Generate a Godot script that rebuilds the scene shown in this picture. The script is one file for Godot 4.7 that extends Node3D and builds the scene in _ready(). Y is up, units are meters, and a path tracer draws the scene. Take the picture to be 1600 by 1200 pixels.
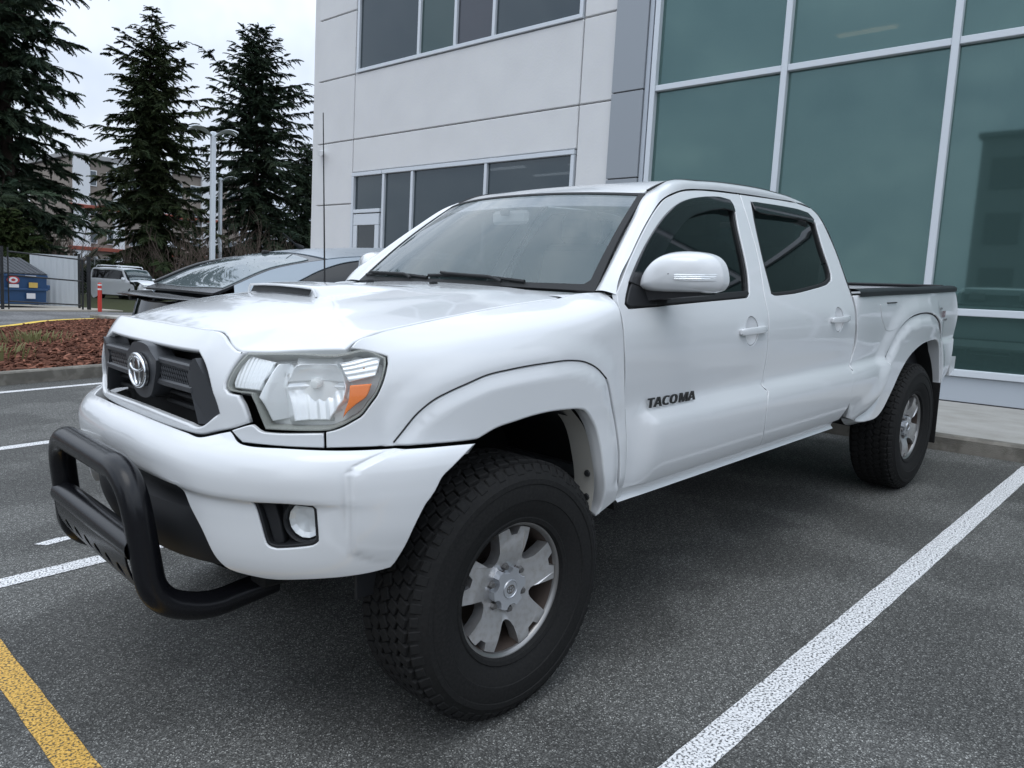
extends Node3D
# A white lifted pickup parked before an office building on a sloping lot. World: y up, the facade lies across +x. The lot (and
# all that is parked on it) slopes gently; LOT turns the lot's own axes (x to the building, z to the near stall line) to the world.
var LOT := Transform3D(Basis(Vector3(.99601, .05634, .0692), Vector3(-.05641, .99841, -.00096), Vector3(-.06915, -.00294, .9976)).orthonormalized(), Vector3.ZERO)
var M := {}
var used := {}
var FX := 7.758        # the facade
var WALK := .387       # top of the sidewalk

func V(a: float, b: float) -> Vector2: return Vector2(a, b)
func lin(r: float, g: float, b: float, a := 1.0) -> Color:
	var c := Color(r, g, b).linear_to_srgb(); c.a = a; return c
func mat(called: String, c: Color, rough := .5, metal := .0, spec := .5) -> StandardMaterial3D:
	var m := StandardMaterial3D.new()
	m.resource_name = called; m.albedo_color = c; m.roughness = rough; m.metallic = metal; m.metallic_specular = spec
	if c.a < 1.0: m.transparency = BaseMaterial3D.TRANSPARENCY_ALPHA
	M[called] = m
	return m
func numbered(n: String) -> String:
	var k: int = used.get(n, 0); used[n] = k + 1
	return n if k == 0 else "%s_%03d" % [n, k]
func tag(o: Node, label := "", category := "", group := "", kind := ""):
	if label: o.set_meta("label", label)
	if category: o.set_meta("category", category)
	if group: o.set_meta("group", group)
	if kind: o.set_meta("kind", kind)
	return o
func thing(called: String, at := Transform3D()) -> Node3D:
	var o := Node3D.new(); o.name = numbered(called); o.transform = at; add_child(o, true); return o
func part(called: String, m: Mesh, mt: Material, parent: Node = null, at := Transform3D()) -> MeshInstance3D:
	var o := MeshInstance3D.new(); o.mesh = m; o.material_override = mt; o.transform = at
	if parent == null:
		o.name = numbered(called); add_child(o, true)
	else:
		var n := called; var k := 0
		while parent.has_node(NodePath(n)):
			k += 1; n = "%s_%03d" % [called, k]
		o.name = n; parent.add_child(o, true)
	return o
func group_node(called: String, parent: Node, at := Transform3D()) -> Node3D:
	var o := Node3D.new(); o.transform = at; var n := called; var k := 0
	while parent.has_node(NodePath(n)):
		k += 1; n = "%s_%03d" % [called, k]
	o.name = n; parent.add_child(o, true); return o

# ---------------------------------------------------------------- numbers
func sst(a: float, b: float, x: float) -> float:
	var t := clampf((x - a) / (b - a), 0.0, 1.0); return t * t * (3.0 - 2.0 * t)
func herm(xs: Array, ys: Array, x: float) -> float:
	var n := xs.size()
	if x <= xs[0]: return ys[0] + (x - xs[0]) * (ys[1] - ys[0]) / (xs[1] - xs[0])
	if x >= xs[n - 1]: return ys[n - 1] + (x - xs[n - 1]) * (ys[n - 1] - ys[n - 2]) / (xs[n - 1] - xs[n - 2])
	var i := 0
	while x >= xs[i + 1]: i += 1
	var h: float = xs[i + 1] - xs[i]
	var s: float = (ys[i + 1] - ys[i]) / h
	var m0 := s; var m1 := s
	if i > 0:
		var g: float = xs[i] - xs[i - 1]; m0 = ((ys[i] - ys[i - 1]) / g * h + s * g) / (g + h)
	if i < n - 2:
		var g: float = xs[i + 2] - xs[i + 1]; m1 = (s * g + (ys[i + 2] - ys[i + 1]) / g * h) / (g + h)
	var t: float = (x - xs[i]) / h
	return (2 * t * t * t - 3 * t * t + 1) * ys[i] + (t * t * t - 2 * t * t + t) * m0 * h + (3 * t * t - 2 * t * t * t) * ys[i + 1] + (t * t * t - t * t) * m1 * h
func crw(t: float) -> Array: return [-.5 * t + t * t - .5 * t * t * t, 1 - 2.5 * t * t + 1.5 * t * t * t, .5 * t + 2 * t * t - 1.5 * t * t * t, -.5 * t * t + .5 * t * t * t]
func net_at(N: Array, I: int, J: int) -> Vector3:
	var n: int = N.size(); var m: int = N[0].size()
	if I < 0: return 2 * net_at(N, 0, J) - net_at(N, 1, J)
	if I > n - 1: return 2 * net_at(N, n - 1, J) - net_at(N, n - 2, J)
	if J < 0: return 2 * N[I][0] - N[I][1]
	if J > m - 1: return 2 * N[I][m - 1] - N[I][m - 2]
	return N[I][J]
func net(N: Array, s: float, t: float) -> Vector3:
	var i := clampi(floori(s), 0, N.size() - 2); var j := clampi(floori(t), 0, N[0].size() - 2)
	var a := crw(s - i); var b := crw(t - j); var P := Vector3.ZERO
	for p in 4:
		for q in 4: P += a[p] * b[q] * net_at(N, i - 1 + p, j - 1 + q)
	return P
func to_line(p: Vector2, L: Array) -> float:
	var d := 1e9
	for i in L.size() - 1:
		d = minf(d, p.distance_squared_to(Geometry2D.get_closest_point_to_segment(p, L[i], L[i + 1])))
	return sqrt(d)
func curve3(P: Array, n: int) -> Array:   # n + 1 points along a smooth curve through P
	var L := [0.0]
	for i in range(1, P.size()): L.append(L[-1] + (P[i] - P[i - 1]).length())
	var X := []; var Y := []; var Z := []
	for p in P: X.append(p.x); Y.append(p.y); Z.append(p.z)
	var R := []
	for k in n + 1:
		var u: float = L[-1] * k / n
		R.append(Vector3(herm(L, X, u), herm(L, Y, u), herm(L, Z, u)))
	return R
func fillet(P: Array, r: float, n := 8) -> Array:   # a polyline with its corners rounded
	var R := [P[0]]
	for i in range(1, P.size() - 1):
		var a: Vector3 = (P[i - 1] - P[i]).normalized(); var b: Vector3 = (P[i + 1] - P[i]).normalized()
		var d := minf(r, .48 * minf((P[i - 1] - P[i]).length(), (P[i + 1] - P[i]).length()))
		for k in n + 1:
			var t := float(k) / n
			R.append(P[i] + a * d * (1 - t) * (1 - t) + b * d * t * t)
	R.append(P[-1])
	return R

# ---------------------------------------------------------------- triangles, shaded smooth below a crease angle
class Tri:
	var p := PackedVector3Array()
	var xf := Transform3D()
	func tri(a: Vector3, b: Vector3, c: Vector3):   # counter-clockwise seen from outside
		p.append(xf * a); p.append(xf * b); p.append(xf * c)
	func quad(a: Vector3, b: Vector3, c: Vector3, d: Vector3):
		tri(a, b, c); tri(a, c, d)
	func add(o: Tri, at := Transform3D()) -> Tri:
		for q in o.p: p.append(xf * (at * q))
		return self
	func box(c: Vector3, s: Vector3, r := .0) -> Tri:
		var h := s / 2
		r = minf(r, minf(h.x, minf(h.y, h.z)) * .9)
		for ax in 3:
			for sg in [-1.0, 1.0]:
				var n := Vector3.ZERO; n[ax] = sg
				var u := Vector3.ZERO; u[(ax + 1) % 3] = 1
				var v := Vector3.ZERO; v[(ax + 2) % 3] = 1
				var hu: float = h[(ax + 1) % 3] - r; var hv: float = h[(ax + 2) % 3] - r
				var o: Vector3 = c + n * h[ax]
				var q := [o - u * hu - v * hv, o + u * hu - v * hv, o + u * hu + v * hv, o - u * hu + v * hv]
				if sg > 0: quad(q[0], q[1], q[2], q[3])
				else: quad(q[3], q[2], q[1], q[0])
		if r > 0:
			for ax in 3:   # chamfers along axis ax
				var u := (ax + 1) % 3; var v := (ax + 2) % 3
				for su in [-1.0, 1.0]:
					for sv in [-1.0, 1.0]:
						var a := c; a[u] += su * h[u]; a[v] += sv * (h[v] - r)
						var b := c; b[u] += su * (h[u] - r); b[v] += sv * h[v]
						var e := Vector3.ZERO; e[ax] = h[ax] - r
						if su * sv > 0: quad(a - e, b - e, b + e, a + e)
						else: quad(a + e, b + e, b - e, a - e)
			for sx in [-1.0, 1.0]:
				for sy in [-1.0, 1.0]:
					for sz in [-1.0, 1.0]:
						var a := c + Vector3(sx * h.x, sy * (h.y - r), sz * (h.z - r)); var b := c + Vector3(sx * (h.x - r), sy * h.y, sz * (h.z - r)); var d := c + Vector3(sx * (h.x - r), sy * (h.y - r), sz * h.z)
						if sx * sy * sz > 0: tri(a, b, d)
						else: tri(a, d, b)
		return self
	func ring_skin(rings: Array, closed := true, cap := false) -> Tri:   # skins lists of points; each ring runs counter-clockwise seen against the walk
		for i in rings.size() - 1:
			var a: Array = rings[i]; var b: Array = rings[i + 1]; var n := a.size()
			for k in (n if closed else n - 1):
				var l := (k + 1) % n
				quad(a[k], a[l], b[l], b[k])
		if cap:
			fan(rings[0], true); fan(rings[-1], false)
		return self
	func fan(r: Array, flip := false):
		var c := Vector3.ZERO
		for q in r: c += q
		c /= r.size()
		for k in r.size():
			if flip: tri(c, r[(k + 1) % r.size()], r[k])
			else: tri(c, r[k], r[(k + 1) % r.size()])
	func tube(P: Array, r, seg := 12, cap := true) -> Tri:   # r: a radius or a list of them
		var rings := []; var up := Vector3.UP
		for i in P.size():
			var d: Vector3 = (P[mini(i + 1, P.size() - 1)] - P[maxi(i - 1, 0)]).normalized()
			if i == 0: up = Vector3.UP if absf(d.y) < .9 else Vector3.RIGHT
			var s := d.cross(up).normalized(); up = s.cross(d).normalized()
			var rr: float = r[i] if r is Array else r
			var ring := []
			for k in seg:
				var a := TAU * k / seg
				ring.append(P[i] + (s * cos(a) - up * sin(a)) * rr)
			rings.append(ring)
		return ring_skin(rings, true, cap)
	func lathe(prof: Array, seg := 48, a0 := .0, a1 := TAU) -> Tri:   # profile of (radius, z) turned about the z axis
		var full := absf(a1 - a0 - TAU) < 1e-4
		for i in prof.size() - 1:
			var p0: Vector2 = prof[i]; var p1: Vector2 = prof[i + 1]
			for k in seg:
				var s := lerpf(a0, a1, float(k) / seg); var e := lerpf(a0, a1, float(k + 1) / seg)
				if full and k == seg - 1: e = a0
				var q := [Vector3(p0.x * cos(s), p0.x * sin(s), p0.y), Vector3(p0.x * cos(e), p0.x * sin(e), p0.y), Vector3(p1.x * cos(e), p1.x * sin(e), p1.y), Vector3(p1.x * cos(s), p1.x * sin(s), p1.y)]
				if p0.x > 1e-6: tri(q[0], q[1], q[2] if p1.x > 1e-6 else q[3])
				if p1.x > 1e-6: tri(q[0], q[2], q[3])
		return self
	func slab(poly: PackedVector2Array, z0: float, z1: float, r := .0, holes := []) -> Tri:   # a plate in xy between z0 and z1, its front rim chamfered
		if Geometry2D.is_polygon_clockwise(poly): poly.reverse()
		var top := poly
		if r > 0:
			var o := Geometry2D.offset_polygon(poly, -r)
			if o.size() == 1 and o[0].size() == poly.size():
				top = o[0]
				if Geometry2D.is_polygon_clockwise(top): top.reverse()
				var best := 0
				for k in top.size():
					if top[k].distance_to(poly[0]) < top[best].distance_to(poly[0]): best = k
				var t2 := PackedVector2Array()
				for k in top.size(): t2.append(top[(k + best) % top.size()])
				top = t2
			else: r = 0
		var ix := Geometry2D.triangulate_polygon(top)
		var sgn := z1 > z0
		for k in range(0, ix.size(), 3):
			var a := top[ix[k]]; var b := top[ix[k + 1]]; var c := top[ix[k + 2]]
			if (b - a).cross(c - a) < 0:
				var t := b; b = c; c = t
			if sgn: tri(Vector3(a.x, a.y, z1), Vector3(b.x, b.y, z1), Vector3(c.x, c.y, z1))
			else: tri(Vector3(a.x, a.y, z1), Vector3(c.x, c.y, z1), Vector3(b.x, b.y, z1))
		var dz := r if sgn else -r
		for k in poly.size():
			var l := (k + 1) % poly.size()
			var a := poly[k]; var b := poly[l]
			if sgn: quad(Vector3(a.x, a.y, z0), Vector3(b.x, b.y, z0), Vector3(b.x, b.y, z1 - dz), Vector3(a.x, a.y, z1 - dz))
			else: quad(Vector3(b.x, b.y, z0), Vector3(a.x, a.y, z0), Vector3(a.x, a.y, z1 - dz), Vector3(b.x, b.y, z1 - dz))
			if r > 0:
				var c := top[k]; var d := top[l]
				if sgn: quad(Vector3(a.x, a.y, z1 - dz), Vector3(b.x, b.y, z1 - dz), Vector3(d.x, d.y, z1), Vector3(c.x, c.y, z1))
				else: quad(Vector3(b.x, b.y, z1 - dz), Vector3(a.x, a.y, z1 - dz), Vector3(c.x, c.y, z1), Vector3(d.x, d.y, z1))
		return self
	func grid(nu: int, nv: int, f: Callable) -> Tri:   # f(u, v) with u, v in 0..1; outside where du x dv points
		var P := []
		for i in nu + 1:
			var row := []
			for j in nv + 1: row.append(f.call(float(i) / nu, float(j) / nv))
			P.append(row)
		for i in nu:
			for j in nv: quad(P[i][j], P[i + 1][j], P[i + 1][j + 1], P[i][j + 1])
		return self
	func mirrored() -> Tri:
		var o := Tri.new()
		for k in range(0, p.size(), 3):
			for q in [p[k], p[k + 2], p[k + 1]]: o.p.append(Vector3(q.x, q.y, -q.z))
		return o
	func mesh(angle := 40.0) -> ArrayMesh:
		var n := p.size(); var fn := PackedVector3Array(); fn.resize(n / 3)
		var at := {}; var key := PackedInt32Array(); key.resize(n); var lists := []
		for k in n:
			if k % 3 == 0: fn[k / 3] = (p[k + 1] - p[k]).cross(p[k + 2] - p[k])
			var h := Vector3i((p[k] * 20000.0).round())
			var id: int = at.get(h, -1)
			if id < 0:
				id = lists.size(); at[h] = id; lists.append(PackedInt32Array())
			key[k] = id; lists[id].append(k / 3)
		var ca := cos(deg_to_rad(angle))
		var v := PackedVector3Array(); var nr := PackedVector3Array(); var ix := PackedInt32Array(); var uv := PackedVector2Array()
		var fu := PackedVector3Array(); fu.resize(fn.size())
		for k in fn.size(): fu[k] = fn[k].normalized()
		for k in n:
			var f := k / 3; var s := Vector3.ZERO; var me := fu[f]
			for g in lists[key[k]]:
				if fu[g].dot(me) >= ca: s += fn[g]
			v.append(p[k]); nr.append(s.normalized() if s.length_squared() > 1e-20 else me)
			uv.append(Vector2(p[k].x, p[k].y))
		for k in range(0, n, 3): ix.append(k); ix.append(k + 2); ix.append(k + 1)
		var A := []; A.resize(Mesh.ARRAY_MAX)
		A[Mesh.ARRAY_VERTEX] = v; A[Mesh.ARRAY_NORMAL] = nr; A[Mesh.ARRAY_TEX_UV] = uv; A[Mesh.ARRAY_INDEX] = ix
		var m := ArrayMesh.new()
		if n: m.add_surface_from_arrays(Mesh.PRIMITIVE_TRIANGLES, A)
		return m
func tris() -> Tri: return Tri.new()
func boxm(c: Vector3, s: Vector3, r := .0) -> ArrayMesh: return tris().box(c, s, r).mesh(20)
func mirz(m: ArrayMesh) -> ArrayMesh:
	var A := m.surface_get_arrays(0)
	var v: PackedVector3Array = A[Mesh.ARRAY_VERTEX]; var n: PackedVector3Array = A[Mesh.ARRAY_NORMAL]; var ix: PackedInt32Array = A[Mesh.ARRAY_INDEX]
	for k in v.size():
		v[k].z = -v[k].z; n[k].z = -n[k].z
	for k in range(0, ix.size(), 3):
		var t := ix[k]; ix[k] = ix[k + 1]; ix[k + 1] = t
	A[Mesh.ARRAY_VERTEX] = v; A[Mesh.ARRAY_NORMAL] = n; A[Mesh.ARRAY_INDEX] = ix
	var o := ArrayMesh.new(); o.add_surface_from_arrays(Mesh.PRIMITIVE_TRIANGLES, A); return o

# ---------------------------------------------------------------- sheet-metal panels: a region of a curved surface with rolled edges and a flange
func dense(P: Array, S: Callable, space: float) -> PackedVector2Array:
	var n := P.size(); var Q := []; var d := []; var sharp := []
	for p in P: Q.append(S.call(p))
	for i in n: d.append(maxf((Q[(i + 1) % n] - Q[i]).length(), 1e-5))
	for i in n:
		var a: Vector3 = (Q[i] - Q[(i + n - 1) % n]); var b: Vector3 = (Q[(i + 1) % n] - Q[i])
		sharp.append(a.angle_to(b) > deg_to_rad(37))
	var R := PackedVector2Array()
	for i in n:
		var j := (i + 1) % n; var h: float = d[i]; var s: Vector2 = (P[j] - P[i]) / h
		var m0 := s; var m1 := s
		if not sharp[i]:
			var g: float = d[(i + n - 1) % n]; m0 = (P[j] - P[(i + n - 1) % n]) / (g + h)
		if not sharp[j]:
			var g: float = d[j]; m1 = (P[(j + 1) % n] - P[i]) / (g + h)
		var k := maxi(1, int(round(h / space)))
		for q in k:
			var t := float(q) / k
			R.append((2 * t * t * t - 3 * t * t + 1) * P[i] + (t * t * t - 2 * t * t + t) * m0 * h + (3 * t * t - 2 * t * t * t) * P[j] + (t * t * t - t * t) * m1 * h)
	return R
func area2(L: PackedVector2Array) -> float:
	var a := 0.0
	for i in L.size(): a += L[i].cross(L[(i + 1) % L.size()])
	return a
# S: parameter -> point; sg: +1 where du x dv points outward, else -1. Options: holes, gap, roll, depth, step, space, lift, h
func panel(S: Callable, sg: float, outline: Array, o := {}) -> ArrayMesh:
	var gap: float = o.get("gap", .002); var roll: float = o.get("roll", .004); var depth: float = o.get("depth", .016)
	var step: Vector2 = o.get("step", Vector2(.03, .03)); var space: float = o.get("space", .012); var lift: float = o.get("lift", .0); var h: float = o.get("h", .002)
	var v := PackedVector3Array(); var nr := PackedVector3Array(); var ix := PackedInt32Array(); var uv := PackedVector2Array()
	var frame := func(p: Vector2) -> Array:
		var P: Vector3 = S.call(p)
		var U: Vector3 = (S.call(p + Vector2(h, 0)) - S.call(p - Vector2(h, 0))) / (2 * h); var W: Vector3 = (S.call(p + Vector2(0, h)) - S.call(p - Vector2(0, h))) / (2 * h)
		var N := U.cross(W).normalized() * sg
		return [P + N * lift, U, W, N]
	var loops := []; var inner := []
	var all: Array = [outline] + o.get("holes", [])
	for li in all.size():
		var L := dense(all[li], S, space)
		if (area2(L) > 0) != (li == 0): L.reverse()
		loops.append(L)
	for li in loops.size():
		var L: PackedVector2Array = loops[li]; var n := L.size()
		var F := []
		for p in L: F.append(frame.call(p))
		var rows := []   # outward from the inside: [inset, sink, tilt]
		var steps := [[gap + roll, .0, .0], [gap + roll * .5, roll * .134, 30.0], [gap + roll * .134, roll * .5, 60.0], [gap, roll, 90.0], [gap, depth, 90.0]]
		var IN := []; var ID := []
		for i in n:
			var f: Array = F[i]
			var ta: Vector3 = (F[i][0] - F[(i + n - 1) % n][0]).normalized(); var tb: Vector3 = (F[(i + 1) % n][0] - F[i][0]).normalized()
			var T := (ta + tb)
			T = T.normalized() if T.length() > .1 else tb
			var I: Vector3 = f[3].cross(T).normalized() * sg
			var miter := 1.0 / maxf(.55, ta.dot(T))
			var u: Vector3 = f[1]; var w: Vector3 = f[2]
			var a := u.dot(u); var b := u.dot(w); var c := w.dot(w); var e := u.dot(I); var g := w.dot(I); var D := maxf(a * c - b * b, 1e-12)
			IN.append(I); ID.append(Vector2((e * c - b * g) / D, (a * g - b * e) / D) * miter)
		var inl := PackedVector2Array()
		var base := v.size()
		for r in steps.size():
			for i in n:
				var q: Vector2 = L[i] + ID[i] * steps[r][0]
				if r == 0: inl.append(q)
				var P: Vector3 = S.call(q)
				if lift != 0: P += F[i][3] * lift
				P -= F[i][3] * steps[r][1]
				var t := deg_to_rad(steps[r][2])
				v.append(P); nr.append((F[i][3] * cos(t) - IN[i] * sin(t)).normalized()); uv.append(q)
		for r in steps.size() - 1:
			for i in n:
				var j := (i + 1) % n
				var a := base + r * n + i; var b := base + r * n + j; var c := a + n; var d := b + n
				if sg > 0: ix.append_array([a, b, c, b, d, c])
				else: ix.append_array([a, c, b, b, c, d])
		inner.append(inl)
	# the field: whole cells inside, clipped cells along the rim
	var lo: Vector2 = inner[0][0]; var hi := lo
	for p in inner[0]: lo = lo.min(p); hi = hi.max(p)
	var nx := maxi(1, ceili((hi.x - lo.x) / step.x)); var ny := maxi(1, ceili((hi.y - lo.y) / step.y))
	var cs := Vector2((hi.x - lo.x) / nx, (hi.y - lo.y) / ny)
	var cut := {}
	for L in inner:
		var n: int = L.size()
		for i in n:
			var a: Vector2 = L[i]; var b: Vector2 = L[(i + 1) % n]
			var c0 := ((a.min(b) - lo) / cs - Vector2(.001, .001)).floor(); var c1 := ((a.max(b) - lo) / cs + Vector2(.001, .001)).floor()
			for x in range(int(c0.x), int(c1.x) + 1):
				for y in range(int(c0.y), int(c1.y) + 1): cut[Vector2i(x, y)] = true
	var known := {}
	var vert := func(p: Vector2) -> int:
		var k := Vector2i((p * 100000.0).round())
		if known.has(k): return known[k]
		var f: Array = frame.call(p)
		known[k] = v.size(); v.append(f[0]); nr.append(f[3]); uv.append(p)
		return known[k]
	for x in nx:
		var was := false; var sure := false
		for y in ny:
			var c0 := lo + cs * Vector2(x, y)
			var q := PackedVector2Array([c0, c0 + Vector2(cs.x, 0), c0 + cs, c0 + Vector2(0, cs.y)])
			if not cut.has(Vector2i(x, y)):
				if not sure:
					was = Geometry2D.is_point_in_polygon(c0 + cs / 2, inner[0])
					for k in range(1, inner.size()):
						if was and Geometry2D.is_point_in_polygon(c0 + cs / 2, inner[k]): was = false
					sure = true
				if not was: continue
				var a: int = vert.call(q[0]); var b: int = vert.call(q[1]); var c: int = vert.call(q[2]); var d: int = vert.call(q[3])
				if sg > 0: ix.append_array([a, c, b, a, d, c])
				else: ix.append_array([a, b, c, a, c, d])
				continue
			sure = false
			var bits := Geometry2D.intersect_polygons(q, inner[0])
			for k in range(1, inner.size()):
				var rest := []
				for bit in bits: rest.append_array(Geometry2D.clip_polygons(bit, inner[k]))
				bits.assign(rest)
			for bit in bits:
				var t := cut_up(bit)
				for k in range(0, t.size(), 3):
					var a := bit[t[k]]; var b := bit[t[k + 1]]; var c := bit[t[k + 2]]
					if (b - a).cross(c - a) < 0:
						var z := b; b = c; c = z
					var i: int = vert.call(a); var j: int = vert.call(b); var l: int = vert.call(c)
					if sg > 0: ix.append_array([i, l, j])
					else: ix.append_array([i, j, l])
	var A := []; A.resize(Mesh.ARRAY_MAX)
	A[Mesh.ARRAY_VERTEX] = v; A[Mesh.ARRAY_NORMAL] = nr; A[Mesh.ARRAY_TEX_UV] = uv; A[Mesh.ARRAY_INDEX] = ix
	var m := ArrayMesh.new(); m.add_surface_from_arrays(Mesh.PRIMITIVE_TRIANGLES, A); return m
func shrink(S: Callable, sg: float, outline: Array, d: float, h: float) -> Array:   # an outline drawn in by d metres along the surface
	var L := dense(outline, S, .012)
	if area2(L) < 0: L.reverse()
	var n := L.size(); var R := []; var P := []
	for p in L: P.append(S.call(p))
	for i in n:
		var p := L[i]
		var U: Vector3 = (S.call(p + Vector2(h, 0)) - S.call(p - Vector2(h, 0))) / (2 * h); var W: Vector3 = (S.call(p + Vector2(0, h)) - S.call(p - Vector2(0, h))) / (2 * h)
		var N := U.cross(W).normalized() * sg
		var ta: Vector3 = (P[i] - P[(i + n - 1) % n]).normalized(); var tb: Vector3 = (P[(i + 1) % n] - P[i]).normalized()
		var T := (ta + tb).normalized(); var I := N.cross(T).normalized() * sg * d / maxf(.55, ta.dot(T))
		var a := U.dot(U); var b := U.dot(W); var c := W.dot(W); var e := U.dot(I); var g := W.dot(I); var D := maxf(a * c - b * b, 1e-12)
		R.append(p + Vector2((e * c - b * g) / D, (a * g - b * e) / D))
	return R
func cut_up(bit: PackedVector2Array) -> PackedInt32Array:   # triangulates a small clipped polygon, slivers or not
	var t := Geometry2D.triangulate_polygon(bit)
	if t.size() or bit.size() < 3: return t
	var ear := []
	for i in bit.size(): ear.append(i)
	var sg := signf(area2(bit)); var R := PackedInt32Array()
	while ear.size() > 2:
		var best := -1; var worth := -1e9
		for i in ear.size():
			var a := bit[ear[(i + ear.size() - 1) % ear.size()]]; var b := bit[ear[i]]; var c := bit[ear[(i + 1) % ear.size()]]
			var w := (b - a).cross(c - b) * sg
			var ok := w >= 0
			if ok:
				for j in ear:
					var p := bit[j]
					if p != a and p != b and p != c and Geometry2D.point_is_inside_triangle(p, a, b, c): ok = false
			if ok and w > worth:
				worth = w; best = i
		if best < 0: best = 0
		R.append_array([ear[(best + ear.size() - 1) % ear.size()], ear[best], ear[(best + 1) % ear.size()]])
		ear.remove_at(best)
	return R
func full(half: Array) -> Array:   # a half outline that starts and ends on the centre line -> the whole; the second number is the lateral one when across is set
	var R := half.duplicate()
	for i in range(half.size() - 1, -1, -1):
		var p: Vector2 = half[i]
		if absf(p.x) > 1e-6: R.append(Vector2(-p.x, p.y))
	return R
func full_z(half: Array) -> Array:
	var R := half.duplicate()
	for i in range(half.size() - 1, -1, -1):
		var p: Vector2 = half[i]
		if absf(p.y) > 1e-6: R.append(Vector2(p.x, -p.y))
	return R
# ---------------------------------------------------------------- materials
func noise_tex(freq: float, kind: int, offs: Array, cols: Array, size := 512, normal := 0.0, octaves := 4, cell := -1, sd := 1) -> NoiseTexture2D:
	var n := FastNoiseLite.new(); n.noise_type = kind; n.frequency = freq; n.seed = sd; n.fractal_octaves = octaves
	if cell >= 0:
		n.fractal_type = FastNoiseLite.FRACTAL_NONE; n.cellular_return_type = cell
	var t := NoiseTexture2D.new(); t.width = size; t.height = size; t.seamless = true; t.seamless_blend_skirt = .08; t.noise = n
	if normal > 0:
		t.as_normal_map = true; t.bump_strength = normal
	else:
		var g := Gradient.new(); g.offsets = PackedFloat32Array(offs); g.colors = PackedColorArray(cols); t.color_ramp = g
	return t
func g3(v: float, t := Color(1, 1, 1)) -> Color: return lin(v * t.r, v * t.g, v * t.b)
func world_tex(m: StandardMaterial3D, scale: float, alb: Texture2D, nrm: Texture2D = null, ns := 1.0, det: Texture2D = null, dscale := .1):
	m.uv1_triplanar = true; m.uv1_world_triplanar = true; m.uv1_scale = Vector3.ONE * scale
	if alb: m.albedo_texture = alb
	if nrm:
		m.normal_enabled = true; m.normal_texture = nrm; m.normal_scale = ns
	if det:
		m.detail_enabled = true; m.detail_blend_mode = BaseMaterial3D.BLEND_MODE_MUL; m.detail_albedo = det; m.detail_uv_layer = BaseMaterial3D.DETAIL_UV_2
		m.uv2_triplanar = true; m.uv2_world_triplanar = true; m.uv2_scale = Vector3.ONE * dscale
const W := Color(1, 1, 1)
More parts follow.
